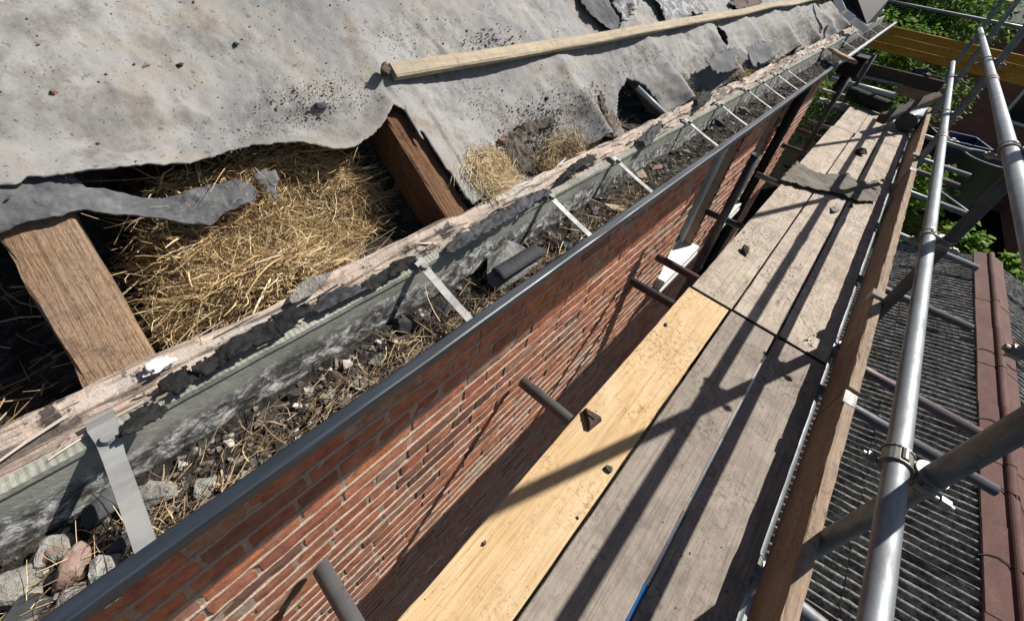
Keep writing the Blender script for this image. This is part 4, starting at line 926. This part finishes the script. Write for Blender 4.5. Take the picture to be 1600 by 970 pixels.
rod('ledger', (-.19, -.7, lz - .003), (-.19, 7.3, lz - .003), 'dark_tube', 'ledger tube under the board edge next to the wall', 'ledger', 'ledger tubes')
ap = rod('aluminium_pole', (.2005, .66, -.004), (.2005, 1.85, -.005), 'white', 'thin pale pole lying in the gap between the two grey boards', 'pole', None, .0058, rings=(.25, .55, .75))
tube('grip', (0, -.32, 0), (0, -.001, 0), .0062, 'blue', ap, .001, 12); tag(ap.children[-1], 'bright blue near end')
def coupler(p, label, ax1='Y', ax2='Z', off=(1, 0, 0), mat='coupler'):
    """right angle clamp: a band on each tube, hinged flaps, bolts with nuts. p on the first tube, off towards the second"""
    g = empty('coupler', p, label, 'coupler', 'scaffold couplers'); A = {'X': Vector((1, 0, 0)), 'Y': Vector((0, 1, 0)), 'Z': Vector((0, 0, 1))}; a1, a2 = A[ax1], A[ax2]; of = Vector(off)
    for c, a, cr in ((Vector((0, 0, 0)), a1, a2), (of * .0555, a2, a1)):
        b = MB(); cyl(b, c - a * .021, c + a * .021, TR + .005, seg=20); cyl(b, c - a * .024, c - a * .019, TR + .0075, seg=20); cyl(b, c + a * .019, c + a * .024, TR + .0075, seg=20); bd = b.build('band', mat, g)
        b = MB(); side = cr; q = c + side * (TR + .004)
        cyl(b, q - a * .016, q + a * .016, .008, seg=10); b.build('hinge', mat, bd); b = MB(); q2 = c - side * (TR + .012); mid = of if a is a1 else -of
        cyl(b, q2 - mid * .052, q2 + mid * .022, .0070, seg=10); cyl(b, q2 - mid * .044, q2 - mid * .026, .0135, seg=6)
        e = [q2 + a * .015 + mid * .01, q2 - a * .015 + mid * .01, c - side * (TR - .004) - a * .015, c - side * (TR - .004) + a * .015]
        n_ = mid * .012; b.add([tuple(v) for v in e] + [tuple(v - n_) for v in e], [(0, 1, 2, 3), (7, 6, 5, 4), (0, 4, 5, 1), (1, 5, 6, 2), (2, 6, 7, 3), (3, 7, 4, 0)]); b.build('bolt', mat, bd)
    b = MB(); c = of * .0278; k = .016
    V, F = boxvf(-.016, .016, -.016, .016, -.016, .016); b.add([tuple(c + Vector(v)) for v in V], F); b.build('saddle', mat, g)
    return g
for (yb, yt, lb), nm in zip(ST, ('nearest standard', 'second dark standard', 'third standard', 'farthest standard')):
    for z, rn in ((Z1, 'mid guard rail'), (Z2, 'top guard rail')):
        t_ = (z + 4.2) / 6.4; coupler((RX, yb + (yt - yb) * t_, z), 'steel clamp joining the %s to the %s' % (rn, nm))
    coupler((SX - .055, yb + (yt - yb) * .62, lz), 'steel clamp joining the outer ledger to the %s' % nm)
# straps of metal holding the toe board to the standards
for y, lb in ((2.42, 'pale bent clip over the toe board at the second standard'), (4.97, 'pale bent clip over the toe board at the third standard')):
    g = empty('board_clip', (TX, y, .22), lb, 'clip', 'toe board clips')
    b = MB(); b.box(-.0305, .05, -.028, .028, .0135, .019); b.box(-.0305, -.0255, -.028, .028, -.03, .0135); b.box(.0285, .034, -.028, .028, -.05, .0135)
    for k in range(-2, 3): cyl(b, (-.03, k * .011, .020), (.045, k * .011, .020), .0045, seg=8)
    b.build('clip', 'tape', g)
# far end rails and the stacked yellow beams
ye = 9.3
p, q = ony(1365, -2, ye), ony(1640, 52, ye)
rod('guard_rail', tuple(p), tuple(q), 'galv2', 'far end guard rail crossing above the yellow beams', 'guard rail', 'guard rails')
yb_ = 9.9
pa, pb_ = ony(1362, 30, yb_), ony(1700, 108, yb_); zt = (pa[2] + pb_[2]) / 2; hh = abs(ony(1480, 62, yb_)[2] - ony(1480, 108, yb_)[2])
for k in range(3):
    z = zt - .02 - hh * (k + .5) / 3 + 0; o = board('yellow_beam', (pa[0] - 1.2, yb_ + .01 * k, z), (pb_[0] + .8, yb_ + .01 * k, z), .05, hh / 3 - .006, 'beam', None, (0, 0, 1), .006, .003, .2, .006, 0, 0, k + 60)
    tag(o, ['top', 'middle', 'lowest'][k] + ' of the three stacked yellow timber beams at the far end', 'beam', 'yellow timber beams')
for (u0, v0, u1, v1, yy, lb) in ((1568, 0, 1540, 34, 8.6, 'thin far standard above the yellow beams'),):
    a = ony(u0, v0, yy); c_ = ony(u1, v1, yy); rod('standard', (c_[0], yy, -4.2), (a[0], yy, 1.9), 'galv2', lb, 'standard', 'outer scaffold standards')

# ---------------------------------------------------------------- things on the boards
def floorpoly(P): return [tuple(onz(u, v, 0)[:2]) for u, v in P]
patch('felt_sheet', floorpoly(((1243, 255), (1258, 268), (1275, 275), (1298, 279), (1322, 277), (1335, 283), (1352, 290), (1373, 285), (1372, 300), (1366, 318), (1340, 318), (1322, 312), (1305, 308), (1285, 304), (1240, 292), (1216, 286))), 'felt_brown' if 'felt_brown' in M else 'stone_tan', 'crumpled brown grey felt sheet lying across the far boards', 'felt sheet', .012, lambda x, y: .012 + .016 * (1 + nz(x * 7, y * 4)) + .006 * nz(x * 25, y * 18), 'flat', 0.0, .003)
FC = [((1166, 393), (.06, .09, .03), 'soil', 'black clod of soil on the far board next to the wall'), ((1345, 238), (.09, .12, .06), 'soil', 'black clod on the middle far board near the felt sheet'), ((1300, 328), (.07, .12, .028), 'stone', 'pale stone on the middle far board below the felt sheet'),
      ((951, 732), (.020, .024, .018), 'slate', 'dark pebble at the edge of the new yellow board'), ((757, 848), (.012, .012, .010), 'slate', 'dark pebble in the shadow stripe on the yellow board'), ((903, 808), (.010, .010, .008), 'slate', 'tiny pebble on the lower part of the yellow board'), ((1040, 507), (.016, .02, .012), 'slate', 'little dark chip near the far end of the yellow board'),
      ((1330, 322), (.03, .04, .02), 'slate', 'dark crumb beside the pale stone')]
for i, ((u, v), sz, mt, lb) in enumerate(FC):
    p = onz(u, v, sz[2] * .3); tag(chunk('rubble_chunk', tuple(p), sz, mt, None, 400 + i), lb, 'rubble')
p = onz(923, 650, .02)
tw = empty('timber_wedge', (p[0], p[1], 0), 'dark grooved triangular wedge on the edge of the new yellow board', 'wedge')
V = [(-.040, .008, 0), (.028, -.048, 0), (.040, .030, 0), (-.034, .012, .026), (.020, -.036, .026), (.030, .026, .026)]
bevel(mesh('wedge', V, [(2, 1, 0), (3, 4, 5), (0, 1, 4, 3), (1, 2, 5, 4), (2, 0, 3, 5)], 'rust', tw), .002)
b = MB(); b.add(*boxvf(-.012, .020, -.006, .000, .0262, .031)); b.build('ridge', 'rust', tw)
def bpos():
    y = random.uniform(0, 7); x = random.uniform(-.245, .43)
    if random.random() > (.12 if y < 2 else .25) + 1.1 * max(0, nz(x * 5, y * 1.6, 12)): return None
    return (x, y, .0008)
crumbs(2600, bpos, .0007, .0040, 'board_grit', 'crumb', 'dark grit scattered over the scaffold boards', 'grit')
for (u, v, r_, n, lb) in ((1175, 375, .11, 160, 'muck around the black clod on the far board'), (1225, 420, .10, 120, 'muck smeared along the middle far board'), (1262, 535, .05, 60, 'crumbs near the board ends')):
    c = onz(u, v, 0); crumbs(n, (lambda c, r_: lambda: (random.gauss(c[0], r_ * .4), random.gauss(c[1], r_ * 1.3), .001))(c, r_), .0015, .007, 'board_grit', 'crumb', lb, 'grit')
# far pile: black rolls, dark log, white roll, box
def roll(name, p0, p1, r_, mat, label, cat, endmat=None):
    g = empty(name, p0, label, cat); q = Vector(p1) - Vector(p0); mw, L = frame_for((0, 0, 0), q); V, F = [], []
    for i in range(21):
        y = L * i / 20; rr = r_ * (1 - .06 * (i in (0, 20)) + .03 * nz(i * .6, L)) * (.96 if i in (9, 10) else 1)
        for j in range(22): a = 2 * math.pi * j / 22; V.append(mw @ Vector((rr * math.cos(a), y, rr * math.sin(a))))
    for i in range(20):
        for j in range(22): F.append((i * 22 + j, i * 22 + (j + 1) % 22, (i + 1) * 22 + (j + 1) % 22, (i + 1) * 22 + j))
    fixn(mesh('wrap', V, F, mat, g, True)); u = q.normalized()
    for e, sg in ((Vector((0, 0, 0)), -1), (q, 1)): b = MB(); cyl(b, e - u * sg * .006, e + u * sg * .001, r_ * .94, seg=22); cyl(b, e, e + u * sg * .004, r_ * .25, seg=14); b.build('end', endmat or mat, g)
    return g
def fp(u, v, z): return tuple(onz(u, v, z))
roll('felt_roll', fp(1328, 145, .10), fp(1385, 168, .10), .085, 'bitumen', 'black felt roll lying across the far end of the boards', 'roll')
roll('felt_roll', fp(1416, 191, .11), fp(1437, 176, .11), .105, 'grey_frame', 'short pale grey roll on its side against the far toe board', 'roll', 'grey_plastic')
board('timber_post', fp(1378, 186, .16), fp(1462, 152, .30), .10, .10, 'darkwood', None, (0, 0, 1), .012, .006, .05, .01, .01, .2, 71); tag(col.objects[-1], 'dark rough timber post resting over the grey roll', 'timber')
g = empty('cardboard_box', fp(1425, 150, 0), 'torn brown box full of dark rubbish at the far end of the boards', 'box')
cb = blotch('cardboard', [(.3, (.20, .12, .06)), (.7, (.34, .23, .12))], 8, .9, .2, .002)
for bxx in ((-.22, .2, -.2, -.19, 0, .26), (-.22, .2, .19, .2, 0, .3), (-.22, -.21, -.188, .188, 0, .26), (.19, .2, -.188, .188, 0, .3)): box('side', bxx, cb, g)
for i in range(5): chunk('rag', (random.uniform(-.12, .12), random.uniform(-.1, .1), .24 + .02 * i), (.2, .16, .10), 'bitumen', g, 500 + i)
for i, (u0, v0, u1, v1, z, mt, lb, r_) in enumerate(((1298, 123, 1400, 150, .14, 'grey_frame', 'pale blue white pipe lying behind the felt roll', .035), (1335, 117, 1410, 134, .22, 'galv2', 'grey pipe lying behind the pale blue one', .022))):
    rod('pipe', fp(u0, v0, z), fp(u1, v1, z), mt, lb, 'pipe', 'pipes at the far end', r_)
for i, (u0, v0, u1, v1, z, lb) in enumerate(((1285, 140, 1330, 152, -.02, 'pale loose timber beyond the inner standards'), (1280, 155, 1325, 166, -.05, 'second loose timber below the pale one'), (1335, 104, 1470, 137, .30, 'long dark edge board across the far end of the walkway'))):
    o = board('loose_timber', fp(u0, v0, z), fp(u1, v1, z), .10 if i < 2 else .05, .03 if i < 2 else .16, 'plank2' if i < 2 else 'darkwood', None, (0, 0, 1), .003, .002, .1, .002, 0, 0, 80 + i); tag(o, lb, 'timber')

# ================================================================ NEXT DOOR: outbuilding with a corrugated roof
GZ = -4.2
gr = grid('ground', 60, 60, lambda a, b: (-150 + 300 * a, -60 + 300 * b, GZ), 'ground', None, False); tag(gr, kind='structure')
RGX, RGZ, RP = 2.19, -1.53, math.radians(18)
cs = empty('corrugated_roof', (0, 0, 0), 'mossy grey corrugated roof with brown ridge right of the scaffold', 'roof')
PITCHC = .073
def corr_sheet(y0, y1, side, d0, d1, lift, sd):
    n = int(round((y1 - y0) / PITCHC)); nu = n * 8; nv = 12
    def fn(a, b):
        y = y0 + (y1 - y0) * a; dd = d0 + (d1 - d0) * b + (.012 * nz(y * 9, sd) if b in (0, 1) else 0)
        h = lift + .0200 * math.sin(2 * math.pi * y / PITCHC + .5 * nz(dd * 3, sd)) + .0085 * fbm(y * 30, dd * 10, sd, 4) + .007 * nz(y * 1.5, dd * 2, sd)
        return (RGX + side * (dd * math.cos(RP)) + side * h * math.sin(RP), y, RGZ - dd * math.sin(RP) + h * math.cos(RP))
    grid('roof_sheet', nu, nv, fn, 'corr', cs, True)
yy = 2.20; i = 0
while yy < 7.75:
    y1_ = yy + PITCHC * 10
    for side in (-1, 1):
        corr_sheet(yy - PITCHC * .9, y1_, side, .06, .80, .008 + .004 * (i % 2), i + 3 * side); corr_sheet(yy - PITCHC * .9, y1_, side, .70, 1.55, .0 + .004 * (i % 2), i + 9 + side)
    yy = y1_; i += 1
RYE = yy
for k in range(9):                                             # ridge capping pieces
    y0_ = 2.05 + k * (RYE - 2.0) / 9; y1_ = y0_ + (RYE - 2.0) / 9 + .05; V, F = [], []; lift = .042 + .005 * (k % 2)
    prof = [(-.165, -.165 * math.tan(RP) - .004), (-.16, -.16 * math.tan(RP) + .006), (-.04, -.04 * math.tan(RP) + .006)] + [(.036 * math.cos(math.radians(a)), .004 + .036 * math.sin(math.radians(a))) for a in range(180, -1, -20)] + [(.04, -.04 * math.tan(RP) + .006), (.16, -.16 * math.tan(RP) + .006), (.165, -.165 * math.tan(RP) - .004)]
    K = len(prof)
    for a in range(7):
        y = y0_ + (y1_ - y0_) * a / 6
        for (x, z) in prof: V.append((RGX + x + .004 * nz(y, k), y, RGZ + z + lift + .003 * nz(y * 2, x * 9)))
    for a in range(6):
        for j in range(K - 1): F.append((a * K + j, a * K + j + 1, (a + 1) * K + j + 1, (a + 1) * K + j))
    o = mesh('ridge_tile', V, F, 'ridge', cs); md = o.modifiers.new('t', 'SOLIDIFY'); md.thickness = .008
dn = math.sin(RP) * 1.5
ob = empty('outbuilding', (RGX, 5, GZ), 'low brick outbuilding under the corrugated roof', 'outbuilding'); lz0 = 0
box('wall', (-1.35, 1.35, -2.70, 2.70, 0, RGZ - dn - GZ - .03), 'farbrick', ob)
V = [(-1.35, 2.66, RGZ - dn - GZ - .03), (1.35, 2.66, RGZ - dn - GZ - .03), (0, 2.66, RGZ - GZ - .06), (-1.35, 2.70, RGZ - dn - GZ - .03), (1.35, 2.70, RGZ - dn - GZ - .03), (0, 2.70, RGZ - GZ - .06)]
fixn(mesh('gable', V, [(0, 1, 2), (3, 5, 4), (0, 2, 5, 3), (1, 4, 5, 2)], 'farbrick', ob))
for v_, y in ((0, 0),):
    cbl = MB()
    for y in (3.1, 3.75, 4.5, 5.6):
        for a in range(8):
            x0, x1 = -.19 + .38 * a / 8, -.19 + .38 * (a + 1) / 8; f_ = lambda x: RGZ + .056 - abs(x) * math.tan(RP) + (.036 if abs(x) < .04 else 0) + .004
            cyl(cbl, (RGX + x0, y + .06 * math.sin(a * .8), f_(x0)), (RGX + x1, y + .06 * math.sin((a + 1) * .8), f_(x1)), .004, seg=6)
    cbl.build('wire', 'black_plastic', cs)
# pale panel roof nearer than the corrugated one
pr = empty('panel_roof', (.7, .1, -2.13), 'pale grey panel roof below the near end of the toe board', 'roof')
for i in range(5):
    for j in range(3): box('panel', (.66 * i, .66 * i + .645, .70 * j, .70 * j + .685, .0, .03), 'panel', pr, .004)
box('deck', (-.02, 3.32, -.02, 2.06, -.04, -.004), 'grey_plastic', pr)
box('wall', (.1, 3.2, .1, 2.0, GZ + 2.13, -.045), 'farbrick', pr)

# ---------------------------------------------------------------- rubbish chute, crate, fence, plants beyond the outbuilding
def chute(loc, label, r0, r1, h, rot):
    g = empty('rubbish_chute', loc, label, 'rubbish chute'); g.rotation_euler = rot; V, F = [], []; n = 28
    for rr, z in ((r1, 0), (r0, h), (r0 * 1.07, h), (r0 * 1.07, h + .03), (r0 * .96, h + .03), (r0 * .94, h), (r1 * .94, .02)):
        for j in range(n): a = 2 * math.pi * j / n; V.append((rr * math.cos(a), rr * math.sin(a), z))
    for i in range(6):
        for j in range(n): F.append((i * n + j, i * n + (j + 1) % n, (i + 1) * n + (j + 1) % n, (i + 1) * n + j))
    fixn(mesh('body', V, F, 'grey_plastic', g, True))
    for sx in (-1, 1): b = MB(); cyl(b, (sx * r0, 0, h + .02), (sx * r0 * .5, -.1, h + .5), .008, seg=6); b.build('chain', 'dark_tube', g)
c_ = onz(1545, 250, -.75)
chute((c_[0], c_[1], c_[2] - .85), 'dark grey tapered rubbish chute hanging beyond the guard rails', .33, .24, .85, (0, 0, 0))
rod('diagonal_brace', tuple(onx(1470, 300, .95)), tuple(onx(1522, 338, 1.2)), 'galv', 'thin bright diagonal rod in front of the chute', 'brace', None, .012)
c_ = onz(1488, 232, -1.9)
M['crate_blue'] = plain('crate_blue', (.006, .03, .075), .6)
ck = empty('plastic_crate', (c_[0], c_[1], -1.92), 'blue plastic crate with white grid beyond the guard rail', 'crate', None, .4); box('base', (-.5, .5, -.4, .4, 0, .03), 'crate_blue', ck)
for s in (-1, 1): box('side', (s * .5 - .02, s * .5 + .02, -.4, .4, .031, .3), 'crate_blue', ck); box('end', (-.479, .479, s * .4 - .02, s * .4 + .02, .031, .3), 'crate_blue', ck)
for i in range(4):
    for j in range(3): box('bottle_cap', (-.44 + .14 * i, -.36 + .14 * i, -.2 + .2 * j, -.12 + .2 * j, .12, .2), 'white', ck, .01)
box('stand', (-.5, .5, -.4, .4, GZ + 1.92, -.001), 'darkwood', ck)
def fence(a, b, h, label):
    g = empty('garden_fence', (*a, GZ), label, 'fence', 'garden fences'); dx, dy = b[0] - a[0], b[1] - a[1]; L = math.hypot(dx, dy); g.rotation_euler.z = math.atan2(dy, dx); n = int(L / .15)
    for i in range(n): o = box('fence_board', (i * .15, i * .15 + .14, -.01 + .006 * (i % 2), .01 + .006 * (i % 2), .0, h + .02 * nz(i)), 'fence', g)
    for z in (.4, h - .3): box('rail', (0, L, .02, .06, z, z + .07), 'fence', g)
fence((-.4, 11.6), (3.0, 9.3), 2.1, 'brown board fence beyond the corrugated roof'); fence((3.4, 9.4), (6.2, 11.2), 2.3, 'brown board fence right of the leafy plant')
def foliage(name, c, rad, n, mat, label, cat, leaf=.06, trunk=True, seed=0, group=None, clumps=26):
    rr = random.Random(seed); g = empty(name, (c[0], c[1], GZ), label, cat, group); mb = MB(); cz = c[2] - GZ
    cl_ = []
    for _ in range(clumps):
        q = Vector((rr.gauss(0, 1), rr.gauss(0, 1), rr.gauss(0, 1))).normalized() * (rr.random() ** .45); cl_.append((Vector((q.x * rad[0], q.y * rad[1], q.z * rad[2] + cz)), rr.uniform(.22, .42)))
    for _ in range(n):
        cc, cr = rr.choice(cl_); q = Vector((rr.gauss(0, 1), rr.gauss(0, 1), rr.gauss(0, 1))).normalized() * (rr.random() ** .4)
        p_ = cc + Vector((q.x * rad[0], q.y * rad[1], q.z * rad[2])) * cr; L = leaf * rr.uniform(.6, 1.4)
        d_ = Vector((rr.gauss(0, 1), rr.gauss(0, 1), rr.gauss(-.2, .6))).normalized(); s_ = d_.cross(Vector((rr.gauss(0, .5), rr.gauss(0, .5), 1))).normalized() * L * .36; up_ = d_.cross(s_).normalized() * L * .08
        mb.add([p_, p_ + d_ * L * .5 + s_ + up_, p_ + d_ * L, p_ + d_ * L * .5 - s_ + up_], [(0, 1, 2, 3)])
    mb.build('crown', mat, g)
    b = MB(); top = Vector((0, 0, cz)); cyl(b, (0, 0, 0), top * .8, .05 + .03 * rad[0], .03, 10)
    for cc, cr in cl_[:10]: cyl(b, top * .55, cc, .022, .008, 6)
    b.build('trunk', 'bark', g); return g
c_ = ony(1440, 15, 15); foliage('leafy_tree', (c_[0], 15, c_[2] - .3), (1.6, 1.2, 1.3), 9000, 'leaf', 'dark green leafy tree above the yellow beams', 'tree', .11, seed=1)
c_ = ony(1372, 110, 11.5); foliage('leafy_shrub', (c_[0], 11.5, c_[2] - .3), (1.35, 1.0, 1.3), 9000, 'leaf', 'dark green shrub below the yellow beams beyond the rolls', 'shrub', .085, seed=2)
c_ = ony(1520, 380, 9.2); foliage('bright_plant', (c_[0], 9.2, c_[2] - .25), (.75, .6, .6), 2200, 'leaf_bright', 'bright green leafy plant beyond the ridge end', 'plant', .13, seed=3)
c_ = ony(1425, 300, 9.0); foliage('bright_plant', (c_[0], 9.0, c_[2] - .2), (.5, .55, .8), 1500, 'leaf_bright', 'bright green plant between toe board and mid guard rail', 'plant', .11, seed=4)
c_ = ony(1300, 20, 16); foliage('leafy_tree', (c_[0] - 1.5, 17, c_[2] - 1.2), (2.2, 1.4, 1.5), 6000, 'leaf', 'dark tree hidden behind the roof end', 'tree', .14, seed=5)

# ---------------------------------------------------------------- neighbouring brick house at the back right
NY = 19.0
hb = empty('neighbour_house', (0, 0, 0), 'brown brick house with grey tiled roof beyond the yellow beams', 'house')
e = ony(1545, 32, NY); hx0 = ony(1478, 160, NY)[0]; ez = float(e[2]); hx1 = hx0 + 11
box('wall', (hx0, hx1, NY, NY + 6, GZ, ez), 'farbrick', hb)
for k in range(3):
    wx0 = hx0 + 1.3 + k * 2.6
    o = box('window', (wx0, wx0 + 1.1, NY - .03, NY + .02, ez - 2.3, ez - .9), 'white', hb); box('pane', (wx0 + .08, wx0 + 1.02, NY - .045, NY - .032, ez - 2.22, ez - .98), 'glass', hb)
for i in range(10):
    for j in range(24):
        x0 = hx0 - .3 + j * .48 + (.24 if i % 2 else 0); V, F = boxvf(0, .47, 0, .46, 0, .035)
        o = mesh('roof_tile', V, F, 'rooftile', hb, False, (x0, NY - .35 + i * .38, ez + .05 + i * .24), (math.radians(32), 0, 0))
box('eaves_board', (hx0 - .3, hx1 + .4, NY - .40, NY - .345, ez - .12, ez + .04), 'darkwood', hb)
# low shed roof with grey panels
c_ = ony(1428, 104, 14.5)
sh = empty('garden_shed', (c_[0], 14.5, GZ), 'garden shed with two grey roof panels beyond the shrub', 'shed'); hz = c_[2] - GZ
box('wall', (-.72, .62, -.7, .7, 0, hz - .55), 'darkwood', sh)
for k in range(2):
    o = box('roof_panel', (-.75 + k * .72, -.07 + k * .72, -.8, .8, hz - .44, hz - .38), 'shedroof', sh, .01); o.rotation_euler.x = math.radians(8)
gw = box('garden_wall', (4.5, 4.7, 8, 30, GZ, GZ + 1.9), 'farbrick'); tag(gw, 'long brown garden wall at the far right', 'garden wall')
